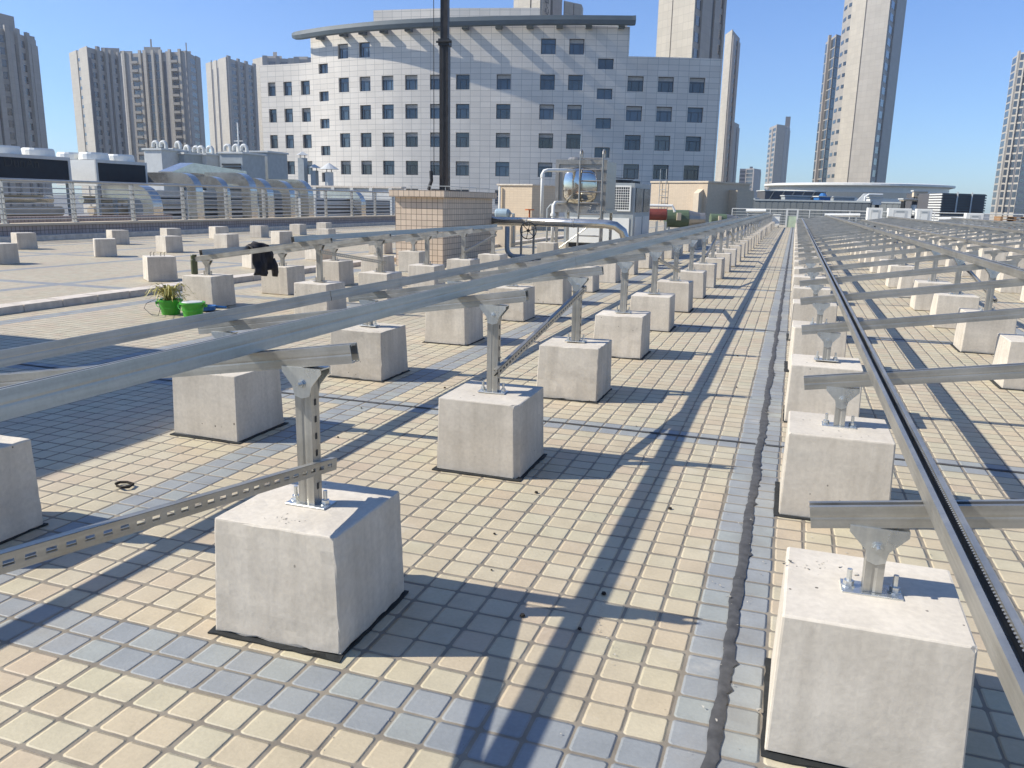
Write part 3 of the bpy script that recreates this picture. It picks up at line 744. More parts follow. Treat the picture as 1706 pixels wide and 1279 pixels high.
for px in (541, 579, 610, 644, 684, 728, 776, 830, 880, 928, 975, 1028):
    u = u_of(px); n = nrm_u(u); a = math.atan2(n.x, -n.y); p = wp(u, 20.2, .40)
    b = box(-.36, .36, -.42, .4, -.28, .40).build('bracket', M['canopy'], office); b.location = p+Vector((0, 0, .5*(u-ua)/(ub-ua))); b.rotation_euler = (0, 0, a)
# penthouse on the roof
def prism(m, pts, z0, z1, uvs=True):
    n = len(pts); u = 0
    for i in range(n):
        a, b = pts[i], pts[(i+1) % n]; L = (b-a).length
        m.face([(a.x, a.y, z0), (b.x, b.y, z0), (b.x, b.y, z1), (a.x, a.y, z1)], [(u, z0), (u+L, z0), (u+L, z1), (u, z1)]); u += L
    m.face([(p.x, p.y, z1) for p in pts], [(p.x, p.y) for p in pts]); m.face([(p.x, p.y, z0) for p in reversed(pts)], [(0, 0)]*n)
    return m
a = at(622, 19, D=105.5).xy; mid = at(742, 10, D=103.6).xy; b = at(900, 9, D=102.5).xy
pts = [p+OFF.xy for p in (a, mid, b, b+EF*8, a+EF*8)]
ph = prism(MB(), pts, 20.3+24, 23.35+24).build('penthouse', M['fac'], office, fixn=False)
a = at(900, 22, D=103).xy; b = at(1046, 27, D=101.5).xy
prism(MB(), [p+OFF.xy for p in (a, b, b+EF*8, a+EF*8)], 20.3+24, 21.75+24).build('roof_parapet', M['fac'], office, fixn=False)

# ------------------------------------------------------------------ apartment towers
def tower(label, plan, ztop, segs, mats, floor=2.9, zmin=-2, crown=(), group='apartment towers on the skyline', dback=18):
    """plan: visible corners as (px, depth), read at the height of py; segs: for each wall its strips (kind, weight)"""
    P = [at(px, py, D=d).xy for px, py, d in plan]
    o = empty('apartment_tower', (P[0].x, P[0].y, -24), 0, label, 'tower', group); off = -Vector(o.location)
    bk = [P[-1]+P[-1].normalized()*dback, P[0]+P[0].normalized()*dback]
    prism(MB(), [p+off.xy for p in P+bk], 0, ztop+24).build('wall', M[mats[0]], o, fixn=False)
    cnt = 0; rest = MB()
    for (a, b), seg in zip(zip(P, P[1:]), segs):
        t = (b-a).normalized(); n = Vector((t.y, -t.x)); L = (b-a).length; tot = sum(w for _, w in seg); s = 0
        fr = Matrix(((t.x, -n.x, 0, a.x+off.x), (t.y, -n.y, 0, a.y+off.y), (0, 0, 1, off.z), (0, 0, 0, 1)))   # local x along wall, -y outward
        for kind, w in seg:
            x0 = L*s/tot; s += w; x1 = L*s/tot; W_ = x1-x0
            def add(nm, mb, mat):
                q = mb.build(nm, M[mat], o, autouv=True); q.matrix_local = fr; return q
            if kind == 'p': add('pilaster', box(x0, x1, -.75, 0, -24, ztop+.9), mats[1])
            elif kind == 'q': add('pilaster', box(x0, x1, -.35, 0, -24, ztop-1.5), mats[0])
            elif kind == 'c': add('wall_panel', box(x0, x1, -.25, 0, -24, ztop+.3), mats[2] if len(mats) > 2 else mats[1])
            elif kind == 'd': add('recess_shade', box(x0, x1, -.06, 0, -24, ztop-3), 'tdark')  # dark panel standing proud, a groove's shade put into its colour
            elif kind in 'gbsh':
                fl = floor; z = ztop-3.2; hh = {'g': 1.7, 'b': 1.9, 's': .9, 'h': 2.5}[kind]; i = 0
                pad = W_*(.08 if kind != 's' else .2)
                wmesh = None
                while z > zmin:
                    if cnt < 78 or kind == 's' and cnt < 90:
                        if wmesh is None:
                            wmesh = box(x0+pad, x1-pad, -.07, 0, 0, hh).mesh('window', M['tglass'])
                        q = bpy.data.objects.new('window', wmesh); COL.objects.link(q); q.parent = o; q.matrix_local = fr @ Matrix.Translation((0, 0, z)); cnt += 1
                    else: rest.box(x0+pad, x1-pad, -.07, 0, z, z+hh, fr)
                    if kind == 'b':
                        if i == 0: bm_ = MB().box(x0+.1, x1-.1, -1.3, 0, -.55, -.35).box(x0+.1, x1-.1, -1.3, -1.2, -.35, .35).mesh('balcony', M[mats[1]])
                        if i < 30:
                            q = bpy.data.objects.new('balcony', bm_); COL.objects.link(q); q.parent = o; q.matrix_local = fr @ Matrix.Translation((0, 0, z))
                    z -= fl; i += 1
    if rest.v: tag(rest.build('window', M['tglass'], o), kind='stuff')
    for (pa, pb, h, dep) in crown:                       # roof boxes: fraction along the first..last corner, height, depth
        A = P[0].lerp(P[-1], pa); B = P[0].lerp(P[-1], pb); rA, rB = A.normalized(), B.normalized()
        prism(MB(), [p+off.xy for p in (A+rA*2.5, B+rB*2.5, B+rB*min(2.5+dep, dback-.5), A+rA*min(2.5+dep, dback-.5))], ztop+24-.2, ztop+24+h).build('roof_block', M[mats[1]], o, fixn=False)
    return o
zat = lambda px, py, D: at(px, py, D=D).z
tower('shaded grey tower cut off by the picture edge, above the chillers', [(-70, 150, 206), (24, 150, 216), (68, 150, 230)], zat(40, 52, 218),
      [[('p', 1), ('g', 1), ('p', 1), ('d', .6), ('p', 1), ('g', 1), ('p', 1), ('d', .5), ('p', 1), ('g', 1.2), ('p', .8)], [('q', .6), ('d', .4), ('p', .5), ('g', 1.2), ('p', .5), ('d', .4), ('q', 1.2)]], ('twarm', 'twarm'), crown=((.45, .75, 5, 8), (.86, .99, 1.2, 6)))
tower('slim tower with one sunlit blank edge and a shaded ribbed side', [(122, 150, 286), (152, 150, 272), (206, 150, 288)], zat(150, 80, 274),
      [[('c', 1.0), ('s', .35), ('c', 1.0)], [('d', .5), ('g', .8), ('p', .5), ('g', .9), ('p', .5), ('d', .5), ('p', .6), ('g', .8), ('p', .5), ('d', .4)]], ('twarm', 'twarm', 'tlight'), crown=((.12, .38, 1.6, 6), (.62, .98, 2.8, 6)), dback=9)
tower('broad ribbed tower with white balconies and a stepped crown', [(198, 150, 324), (210, 150, 316), (314, 150, 309), (336, 150, 324)], zat(250, 87, 312),
      [[('c', 1)], [('p', .35), ('c', .9), ('b', 1.2), ('p', .35), ('d', .35), ('p', .45), ('h', .8), ('p', .35), ('h', .8), ('p', .35), ('d', .5), ('c', .5), ('p', .35), ('b', 1.1), ('p', .35), ('c', .7)], [('c', .5), ('g', 1), ('c', .8)]], ('twarm', 'tlight', 'twarm'),
      crown=((.34, .54, 4.2, 8), (.05, .2, 2.6, 6), (.78, .9, 3.0, 8), (.42, .44, 7, 1), (.84, .855, 6, 1)))
tower('narrow tower with brown striped sunlit edge left of the office block', [(346, 150, 385), (380, 150, 366), (426, 150, 388)], zat(380, 97, 368),
      [[('c', .8), ('d', .3), ('c', .5), ('d', .3), ('c', 1.1)], [('p', .4), ('g', 1), ('p', .3), ('g', .8), ('p', .4), ('g', .8), ('p', .4)]], ('twarm', 'twarm', 'tlight'), crown=((.5, .75, 1.8, 8), (.1, .12, 2.2, 1), (.2, .22, 2, 1)))
tower('low ribbed tower peeping over the office block corner', [(424, 150, 420), (440, 150, 412), (520, 150, 415)], zat(470, 97, 413),
      [[('c', 1)], [('p', .4), ('g', .7), ('p', .3), ('g', .7), ('c', .5), ('p', .4), ('g', .7), ('p', .3)]], ('twarm', 'twarm', 'tlight'), zmin=30, crown=((.25, .5, 2.2, 8), (.35, .42, 4, 6), (.7, .95, 1.8, 8)))
t = tower('pale tower top with dark sign rising over the office roof', [(857, 12, 190), (901, 12, 184), (934, 12, 192)], zat(880, -60, 186), [[('c', 1.2), ('d', .1), ('c', .6)], [('c', .8), ('d', .2), ('q', .5), ('q', .4)]], ('tgrey', 'tgrey', 'tlight'), zmin=60)
tower('small square tower top beside the sign tower', [(939, 15, 200), (967, 15, 203), (970, 15, 207)], zat(950, 4, 200), [[('c', 1), ('d', .08), ('c', .8)], [('c', 1)]], ('tgrey', 'tlight', 'tlight'), zmin=60)
tower('tall pale tower with shaded window side standing behind the office roof', [(1096, 60, 172), (1156, 60, 163), (1204, 60, 178)], zat(1150, -70, 165),
      [[('c', 1.0), ('d', .06), ('c', 1.5)], [('g', .5), ('q', .5), ('q', .5), ('d', .3), ('q', .6), ('g', .4), ('q', .25)]], ('tgrey', 'tgrey', 'tlight'), zmin=10, dback=12)
tower('shaded slab tower close behind with a sunlit top corner', [(1203, 150, 278), (1214, 150, 270), (1226, 150, 282)], zat(1220, 56, 275), [[('c', 1)], [('q', .6), ('g', .5), ('q', .6)]], ('tgrey', 'tgrey', 'tlight'), crown=((.1, .9, .8, 8),))
tower('short slender tower tucked beside the shaded slab tower', [(1214, 240, 352), (1217, 240, 346), (1229, 240, 360)], zat(1222, 203, 350), [[('c', 1)], [('q', 1), ('d', .2), ('q', .6)]], ('tgrey', 'tgrey', 'tlight'))
tower('distant low stepped block by the round roof', [(1231, 305, 640), (1241, 305, 640), (1254, 305, 632), (1266, 305, 650)], zat(1250, 281, 640), [[('g', 1)], [('h', 1)], [('q', 1)]], ('tgrey', 'tgrey', 'tlight'), crown=((.45, .6, 2, 6),))
tower('distant slim tower with speckled window edge behind the round roof', [(1279, 250, 520), (1290, 250, 500), (1304, 250, 506), (1313, 250, 520)], zat(1297, 209, 505), [[('g', 1), ('q', .4), ('g', 1)], [('c', 1)], [('q', .6), ('c', .3), ('q', .6)]], ('tgrey', 'tgrey', 'tlight'), crown=((.74, .98, 7, 8),))
tower('dark side wing behind the tallest plain tower', [(1368, 150, 268), (1384, 150, 255), (1410, 150, 262)], zat(1385, 60, 258), [[('h', 1), ('p', .25), ('h', 1)], [('h', 1), ('d', .4)]], ('twarm', 'tgrey', 'tlight'))
tower('tallest plain beige tower with dotted edge and dark window strip', [(1392, 150, 236), (1399, 150, 231), (1429, 150, 222), (1468, 150, 216), (1491, 150, 232)], zat(1440, -60, 225),
      [[('s', 1)], [('s', .35), ('c', 1)], [('d', .06), ('q', 1.2)], [('g', .6), ('q', .5), ('q', .8)]], ('twarm', 'tgrey', 'tlight'), dback=10)
tower('tower with white gridded windows cut off by the picture edge', [(1672, 200, 398), (1684, 200, 384), (1694, 200, 382), (1712, 200, 376), (1760, 200, 392)], zat(1680, 84, 380),
      [[('h', 1), ('p', .25)], [('h', 1), ('p', .3)], [('h', 1), ('d', .3), ('h', 1)], [('g', 1), ('p', .4), ('g', 1)]], ('tlight', 'tlight', 'tlight'), crown=((.3, .95, 9, 9),), floor=3.3)
# dark vertical sign on the tower over the office roof
def text_mesh(body, size, mat, ext=.02):
    c = bpy.data.curves.new('lettering', 'FONT'); c.body = body; c.size = size; c.extrude = ext; c.align_x = 'CENTER'; c.align_y = 'CENTER'
    o = bpy.data.objects.new('tmp', c); COL.objects.link(o); dg = bpy.context.evaluated_depsgraph_get(); me = bpy.data.meshes.new_from_object(o.evaluated_get(dg))
    bpy.data.objects.remove(o); me.materials.clear(); me.materials.append(mat); return me
A = at(904, 12, D=185).xy; tt = (at(934, 12, D=192).xy-at(901, 12, D=184).xy).normalized(); nn = Vector((tt.y, -tt.x))
for ch, py in (('\u5c45', -12), ('\u4e2d', 4), ('\u5fc3', 18)):
    p = at(908, py, D=185.4); q = bpy.data.objects.new('sign_character', text_mesh(ch, 2.0, M['dark'])); COL.objects.link(q); q.parent = t
    q.matrix_local = Matrix.Translation(Vector((p.x+nn.x*.45, p.y+nn.y*.45, p.z))-Vector(t.location)) @ Matrix(((tt.x, 0, nn.x, 0), (tt.y, 0, nn.y, 0), (0, 1, 0, 0), (0, 0, 0, 1)))

# ------------------------------------------------------------------ parapet, railing and the neighbour roof's plant
PXR = -18.55
pw = empty('parapet_wall', (PXR, 30, 0), 0, 'low mauve tiled parapet under the long steel railing', 'wall')
box(-.16, .16, -24, 27.5, 0, .36).build('wall', M['ptile'], pw, autouv=True); box(-.21, .24, -24, 27.5, .362, .42).build('coping', M['cream'], pw); box(.165, .55, -24, 27.5, 0, .13).build('plinth', M['curb'], pw)
rl = empty('steel_railing', (PXR, 30, .42), 0, 'long steel railing of many thin bars on the tiled parapet', 'railing')
ZR = 1.07
MB().tube([(0, -24, ZR), (0, 27.5, ZR)], .036, 10).build('top_rail', M['railm'], rl)
for i in range(7):
    z = .10+i*.13; MB().tube([(0, -24, z), (0, 27.5, z)], .015, 6).build('bar', M['railm'], rl)
y = -23.2
while y < 27.4:
    m = MB()
    for s in (-.045, .045): m.box(-.04, .04, y+s-.006, y+s+.006, 0, ZR-.03)
    m.box(-.07, .07, y-.09, y+.09, 0, .012); m.box(-.03, .03, y-.038, y+.038, ZR-.30, ZR-.27); m.box(-.03, .03, y-.038, y+.038, .3, .33)
    m.build('post', M['railm'], rl); y += 2.13
tag(box(-20.6, -20.3, 2, 23.2, -.25, .52).build('tiled_upstand', M['ptile'], autouv=True), 'tiled upstand wall seen through the railing below the chillers', 'wall')

def chiller(loc, L, Wd, z0, z1, label, name=None):
    o = empty('chiller', loc, 0, label, 'chiller', 'rooftop chillers'); h = z1
    box(-Wd, -.03, 0, L, z0, h).build('casing', M['white'], o)
    m = MB(); e = .09
    m.box(-.03, .03, 0, L, z0, z0+e); m.box(-.03, .03, 0, L, h-e, h+.02); m.box(-.03, .03, 0, e, z0+e, h-e); m.box(-.03, .03, L-e, L, z0+e, h-e); m.build('frame', M['lgrey'], o)
    box(-.028, .0, e, L-e, z0+e, h-e).build('coil_panel', M['grille'], o)
    n = int(L/1.2)
    for i in range(n):
        c = (-.65, (i+.5)*L/n, h+.02); MB().lathe([(.52, 0), (.50, .2), (.47, .26), (.42, .26), (.42, .05)], c, 20).build('fan_cowl', M['white'], o)
        c = (-1.7, (i+.5)*L/n, h+.02); MB().lathe([(.52, 0), (.50, .2), (.47, .26), (.42, .26), (.42, .05)], c, 20).build('fan_cowl', M['white'], o)
    k = 0
    while k < L-.1:
        box(-.12, 0, k, k+.12, -.25-loc[2], z0).build('leg', M['grey'], o); k += L/3-.05
    m = MB().tube([(-.5, .1, .55-.0), (-.5, L-.1, .55)], .17, 12); m.build('refrigerant_pipe', M['cream'], o)
    MB().tube([(-.9, .1, .95), (-.9, L-.1, .95)], .14, 12).build('refrigerant_pipe', M['duct'], o)
    box(-1.6, -.2, .2, L-.2, -.2, .22).build('compressor', M['dark'], o)
    return o
c1 = chiller((-24, 13.4, 0), 9.2, 2.2, 1.5, 2.36, 'long chiller with faint lettering on its dark coil panel')
lt = bpy.data.objects.new('lettering', text_mesh('DunAn', .46, M['dark'], .004)); COL.objects.link(lt); lt.parent = c1
p = at(36, 271, X=-24); lt.matrix_local = Matrix.Translation(Vector((.006, p.y, p.z))-Vector((0, 13.4, 0))) @ Matrix(((0, 0, 1, 0), (1, 0, 0, 0), (0, 1, 0, 0), (0, 0, 0, 1)))
chiller((-24, 23.7, 0), 2.5, 1.9, 1.45, 2.36, 'short chiller with a white end panel and blank dark coil')

def duct_elbow(y, xb, xf, zt, w, label):
    m = MB(); r = .5; pts = [(xb, zt-w/2)]
    for k in range(9):
        a = pi/2*k/8; pts.append((xf-r+r*sin(a), zt-w/2-r+r*cos(a)))
    pts.append((xf, -.25)); vs = []
    for i, (x, z) in enumerate(pts):
        a, b = pts[max(i-1, 0)], pts[min(i+1, len(pts)-1)]; t = Vector((b[0]-a[0], b[1]-a[1])).normalized(); n = Vector((-t.y, t.x))
        k = w/2
        vs += [(x+n.x*k, y-k, z+n.y*k), (x+n.x*k, y+k, z+n.y*k), (x-n.x*k, y+k, z-n.y*k), (x-n.x*k, y-k, z-n.y*k)]
    m.raw(vs, [(i*4+k, i*4+(k+1) % 4, (i+1)*4+(k+1) % 4, (i+1)*4+k) for i in range(len(pts)-1) for k in range(4)]+[(0, 1, 2, 3)])
    o = m.build('air_duct', M['duct']); return tag(o, label, 'duct', 'foil ducts bending down behind the railing')
for px, zt, w, lb in ((249, 1.6, .62, 'low foil duct elbow beside the short chiller'), (322, 2.1, .52, 'foil duct elbow after the raised back trunk begins'), (369, 2.02, .5, 'foil duct elbow below the louvred shafts'),
                      (412, 2.22, .6, 'tallest wide foil duct elbow of the row'), (440, 2.05, .6, 'foil duct elbow just beyond the tallest one'), (478, 2.0, .58, 'foil duct elbow before the thin grey chimneys'),
                      (508, 2.08, .58, 'last high foil duct elbow before the cream shaft'), (596, 1.7, .62, 'low distant foil duct elbow near the cream shaft')):
    y = at(px, 320, X=-21.5).y; duct_elbow(y, -23.4, -21.4, zt-.1, w*.74, lb)
bt = MB(); ya, yb = at(278, 300, X=-24.2).y, at(402, 300, X=-24.2).y
bt.raw([(-24.6, ya, 2.0), (-23.9, ya, 2.0), (-23.9, ya, 2.1), (-24.6, ya, 2.1), (-24.6, ya+1.3, 2.1), (-23.9, ya+1.3, 2.1), (-23.9, ya+1.3, 2.5), (-24.6, ya+1.3, 2.5), (-24.6, yb, 1.9), (-23.9, yb, 1.9), (-23.9, yb, 2.3), (-24.6, yb, 2.3)],
       [(0, 1, 2, 3), (0, 4, 5, 1), (1, 5, 6, 2), (2, 6, 7, 3), (3, 7, 4, 0), (4, 8, 9, 5), (5, 9, 10, 6), (6, 10, 11, 7), (7, 11, 8, 4), (8, 11, 10, 9)])
tag(bt.build('air_duct', M['duct']), 'long raised foil trunk duct behind the elbows', 'duct', 'foil ducts bending down behind the railing')
# machinery cabinets seen between the ducts
for i, (pa, pb, zt, X, mt, lb) in enumerate(((262, 312, 1.35, -22.6, 'lgrey', 'pale air handling cabinet with dark slats under the first duct elbow'), (337, 366, 1.3, -22.4, 'grey', 'grey air handling cabinet under the middle duct elbows'), (380, 418, 1.4, -22.6, 'lgrey', 'pale air handling cabinet under the tallest duct elbow'),
                                           (455, 480, 1.3, -22.4, 'grey', 'grey air handling cabinet below the chimneys'), (525, 590, 1.15, -22.0, 'lgrey', 'long low pale cabinet with a curved foil top'), (608, 650, 1.1, -22.0, 'grey', 'grey cabinet nearest the cream tiled shaft'))):
    ya, yb = at(pa, 330, X=X).y, at(pb, 330, X=X).y
    o = empty('air_handler', (X, ya, -.25), 0, lb, 'machine', 'air handling cabinets beyond the railing'); L = yb-ya
    box(-1.4, 0, 0, L, .15, zt+.25).build('casing', M[mt], o); m = MB()
    box(-1.3, -.1, .1, L-.1, 0, .15).build('plinth', M['dark'], o)
    for k in range(5): m.box(0, .03, .12, L-.12, .45+k*.2, .53+k*.2)
    m.build('slats', M['dark'], o)
    MB().tube([(.12, .05, .35), (.12, L-.05, .35)], .06, 8).build('pipe', M['duct'], o)
# vent shafts with goosenecks further back
def vent_shaft(pa, pb, ptop, D, label, louv=True, goose=(), light=False):
    a, b = at(pa, 270, D=D).xy, at(pb, 270, D=D-.4).xy; zt = at((pa+pb)/2, ptop, D=D).z
    o = empty('vent_shaft', (a.x, a.y, -.25), math.atan2(b.y-a.y, b.x-a.x), label, 'vent', 'vent shafts on the neighbouring roof'); L = (b-a).length; H = zt+.25
    box(0, L, 0, 2.2, 0, H).build('shaft', M['lgrey' if light else 'grey'], o); box(-.08, L+.08, -.08, 2.28, H+.002, H+.1).build('cap', M['lgrey'], o)
    if louv:
        for k in range(10): box(.12, L-.12, -.06, .0, H*.42+k*.17, H*.42+.09+k*.17).build('louvre', M['dark'], o)
    for f in goose:
        x = L*f; MB().tube([(x, .8, H), (x, .8, H+.32)]+[(x-.18+.18*cos(q*pi/6), .8, H+.32+.18*sin(q*pi/6)) for q in range(7)]+[(x-.36, .8, H+.2)], .095, 10).build('gooseneck', M['lgrey'], o)
vent_shaft(241, 270, 250, 47, 'shaft straight above the short chiller with round caps', False, (.25, .7), True)
vent_shaft(274, 290, 250, 50, 'plain dark shaft squeezed between two pale ones', False, (.6,))
vent_shaft(291, 308, 257, 48, 'narrow louvred shaft with one gooseneck pipe', True, (.4,))
vent_shaft(311, 344, 258, 49, 'wide louvred shaft with three gooseneck pipes', True, (.2, .45, .9), True)
vent_shaft(346, 366, 257, 50, 'pale blank shaft between the louvred shafts', False, (), True)
vent_shaft(367, 404, 256, 47, 'shaft with broad dark louvres next to the office block', True, (.1, .5, .85))
vent_shaft(409, 446, 254, 50, 'grey tapering shaft touching the office block corner', False, ())
an = at(398, 250, D=48)
m = MB().tube([(an.x, an.y, an.z-.3), (an.x, an.y, an.z+1.5)], .035, 6).tube([(an.x-.3, an.y, an.z+.5), (an.x+.3, an.y, an.z+.5)], .02, 6); m.lathe([(.14, 0), (.14, .4)], (an.x, an.y, an.z-.2), 10)
tag(m.build('antenna_mast', M['white']), 'short white antenna mast on the louvred shafts', 'antenna')
for px, p0, p1, w, lb in ((506, 256, 318, .5, 'tallest square grey chimney with a spiky cap before the office block'), (525, 277, 318, .42, 'second grey chimney with a small flat cap'), (549, 275, 312, .62, 'short fat round chimney with a cone hat')):
    b0, t0 = at(px, p1, D=62), at(px, p0, D=62)
    o = empty('chimney', (b0.x, b0.y, -.25), 0, lb, 'chimney', 'chimneys on the neighbouring roof'); H = t0.z+.25
    if w > .6: MB().lathe([(w*.5, 0), (w*.5, H-.5)], (0, 0, 0), 14).build('stack', M['lgrey'], o); MB().lathe([(.75, H-.3), (.05, H+.15)], (0, 0, 0), 14).build('cap', M['lgrey'], o)
    else: box(-w/2, w/2, -w/2, w/2, 0, H-.3).build('stack', M['grey'], o); MB().lathe([(.55, H-.1), (.05, H+.15)], (0, 0, 0), 4).build('cap', M['lgrey'], o)
    for s in (-1, 1): MB().tube([(s*.2, 0, H-.5), (s*.2, 0, H+.02)], .03, 6).build('strut', M['dark'], o)
a, b = at(452, 320, D=58).xy, at(668, 320, D=54).xy
o = empty('roof_upstand', (a.x, a.y, -.25), math.atan2(b.y-a.y, b.x-a.x), 'long pale upstand wall in front of the office block foot', 'wall'); L = (b-a).length
box(0, L, 0, .4, 0, 2.1).build('wall', M['lgrey'], o); box(-.1, L+.1, -.1, .5, 2.102, 2.22).build('coping', M['curb'], o)
for k in range(7): box(L*(k+.5)/7-.12, L*(k+.5)/7+.12, -.12, 0, 0, 2.1).build('pier', M['lgrey'], o)

# ------------------------------------------------------------------ cream tiled shaft with the mast
cs = empty('tiled_shaft', (-6.0, 13.7, 0), 0, 'cream tiled service shaft with overhanging cap below the black mast', 'shaft')
box(-.95, .0, 0, 2.55, 0, 1.25).build('wall', M['twall'], cs, autouv=True); box(-1.03, .06, -.09, 2.66, 1.252, 1.372).build('cap', M['twall'], cs, autouv=True)
mp = at(741, 300, Y=15.0); ms = empty('mast', (mp.x, mp.y, 1.373), .15, 'tall square brown-black mast standing on the cream tiled shaft', 'mast')
box(-.085, .085, -.085, .085, 0, 2.72).build('lower_pole', M['pole'], ms); m = box(-.105, .105, -.105, .105, 2.66, 2.78)
m.tube([(-.14, -.11, 2.72), (.16, -.11, 2.72)], .02, 6); m.build('collar', M['dark'], ms)
box(-.07, .07, -.07, .07, 2.78, 8.5).build('upper_pole', M['pole'], ms); box(-.03, .0, -.094, -.086, 0.0, 2.66).build('cable_tray', M['dark'], ms)
MB().tube([(-.19, -.1, .3), (-.19, -.1, 8.5)], .008, 6).build('cable', M['dark'], ms); box(-.2, .2, -.2, .2, 0, .03).build('base_plate', M['dark'], ms)
MB().tube([(-.3, -.1, .02), (-.24, -.1, .2), (-.25, -.1, .38)], .035, 8).build('strut', M['dark'], ms)
lr = MB(); lr.tube([(-6.75, 13.85, 1.45), (-5.9, 13.85, 1.45)], .006, 6); lr.tube([(-6.02, 13.85, 1.45), (-6.02, 16.1, 1.45)], .006, 6)
for q in ((-6.7, 13.85), (-6.3, 13.85), (-6.02, 13.86), (-6.02, 14.6), (-6.02, 15.4), (-6.02, 16.05)): lr.tube([(q[0], q[1], 1.373), (q[0], q[1], 1.45)], .006, 6)
tag(lr.build('lightning_rod', M['grey']), 'thin lightning rod running round the tiled shaft cap', 'rod')

# ------------------------------------------------------------------ tank, heat pump and pipes
wt_ = empty('water_tank', (-5.29, 18.6, 0), 0, 'shiny stainless water tank on a leg frame with domed panels', 'tank')
m = MB(); m.box(0, 1.16, .0, 1.1, 1.05, 2.14); m.build('tank_shell', M['stainr'], wt_)
def dome(cx, cz, r, out, seg=20):
    m = MB(); vs = []; rings = 7
    for i in range(rings+1):
        a = (pi/2)*i/rings
        for k in range(seg):
            q = 2*pi*k/seg; R = r*cos(a)
            cc, ss = cos(q), sin(q); sq = 1/max(abs(cc), abs(ss))**.55      # squarish pressed bulge
            vs.append((cx+R*cc*sq*.9, -out*sin(a)-.002, cz+R*ss*sq*.9))
    m.raw(vs, [(i*seg+k, i*seg+(k+1) % seg, (i+1)*seg+(k+1) % seg, (i+1)*seg+k) for i in range(rings) for k in range(seg)]); return m
dome(.56, 1.58, .46, .12).build('pressed_panel', M['stain'], wt_, smooth=True)
m = MB()
for x0, x1, z0, z1 in ((-.02, 1.18, 1.05, 1.13), (-.02, 1.18, 2.06, 2.16), (-.02, .06, 1.13, 2.06), (1.10, 1.18, 1.13, 2.06)): m.box(x0, x1, -.03, -.001, z0, z1)
m.build('rim', M['stainr'], wt_)
for x in (.03, 1.1):
    for y in (.02, 1.02): MB().box(x-.03, x+.03, y-.03, y+.03, 0, 1.02).build('leg', M['galv'], wt_)
MB().box(-.05, 1.21, -.06, 1.14, .98, 1.05).build('deck', M['galv'], wt_)
for y in (.02,): MB().tube([(.03, y, .1), (1.1, y, .9)], .014, 6).build('brace', M['galv'], wt_)
MB().lathe([(.2, 0), (.2, .05), (.16, .09)], (.35, .4, 2.14), 16).build('hatch', M['stainr'], wt_)
ld = empty('ladder', (-4.70, 18.45, 0), 0, 'stainless ladder with hooked tops leaning on the water tank', 'ladder')
for x in (0, .52):
    MB().tube([(x, 0, 0), (x, 0, 2.28)]+[(x, .09-.09*cos(q*pi/6), 2.28+.09*sin(q*pi/6)) for q in range(1, 7)]+[(x, .18, 2.2)], .022, 8).build('rail', M['stainr'], ld)
for k in range(9): MB().tube([(.0, 0, .22+k*.245), (.52, 0, .22+k*.245)], .015, 8).build('rung', M['stainr'], ld)
hp = empty('heat_pump', (-6.0, 22.0, 0), 0, 'large grey heat pump with white grille, behind the water tank', 'heat pump')
box(0, 1.9, 0, 2.6, .12, 1.74).build('casing', M['grey'], hp); box(.05, 1.85, .05, 2.55, 0, .12).build('base', M['dark'], hp)
box(.06, 1.80, -.02, -.001, .14, .82).build('front_panel', M['white'], hp)
for x0 in (.25, 1.2):
    m = MB(); m.box(x0, x0+.62, -.035, -.021, 1.0, 1.045); m.box(x0, x0+.62, -.035, -.021, 1.63, 1.675); m.box(x0, x0+.045, -.035, -.021, 1.045, 1.63); m.box(x0+.575, x0+.62, -.035, -.021, 1.045, 1.63)
    for k in range(1, 9): m.box(x0+.045, x0+.575, -.031, -.023, 1.03+k*.066, 1.045+k*.066)
    for k in range(1, 9): m.box(x0+.04+k*.06, x0+.053+k*.06, -.033, -.0225, 1.045, 1.63)
    m.build('grille', M['white'], hp); box(x0+.03, x0+.59, -.019, -.002, 1.03, 1.65).build('opening', M['grille'], hp)
for k in range(2):
    y0 = .2+k*1.2; box(1.901, 1.92, y0, y0+1.0, .98, 1.62).build('side_window', M['tglass'], hp); box(1.901, 1.915, y0, y0+1.05, .16, .86).build('side_panel', M['lgrey'], hp)
for y in (.7, 1.8): MB().lathe([(.42, 0), (.42, .09), (.36, .09), (.36, .02)], (1.3, y, 1.74), 18).build('fan', M['dark'], hp)
MB().tube([(.8, .5, 1.9), (1.8, .5, 1.86)], .012, 6).build('wire', M['dark'], hp)
dp = empty('foil_pipe', (-6.14, 16.3, .80), 0, 'thick foil wrapped pipe running level before the water tank', 'pipe')
MB().tube([(0, 0, 0), (2.55, 0, 0), (2.75, .02, -.03), (2.9, .05, -.14), (2.96, .08, -.32), (2.98, .1, -.8)], .088, 16).build('lagging', M['duct'], dp, smooth=True)
MB().lathe([(.096, -.03), (.096, .06)], (0, 0, 0), 16, 'x').build('end_cap', M['galv'], dp)
for x in (.9, 1.9): MB().lathe([(.092, -.012), (.092, .012)], (x, 0, 0), 16, 'x').build('band', M['galv'], dp)
for x in (.78, 1.05): MB().box(x-.02, x+.02, -.02, .02, -.8, -.1).build('support', M['galv'], dp)
up = MB(); z0 = .09; xa = -5.62
up.tube([(xa, 16.15, .70), (xa, 16.15, .26)]+[(xa+.17-.17*cos(q*pi/10), 16.15, .26-.17*sin(q*pi/10)) for q in range(1, 6)]+[(xa+1.9, 16.15, z0)], .05, 12)
tag(up.build('drain_pipe', M['grey'], smooth=True), 'grey pipe bending from under the foil pipe along the roof', 'pipe')
hw = empty('hand_wheel', (at(880, 384, Y=16.05).x, 16.05, at(880, 384, Y=16.05).z), 0, 'black spoked hand wheel hanging under the foil pipe', 'wheel')
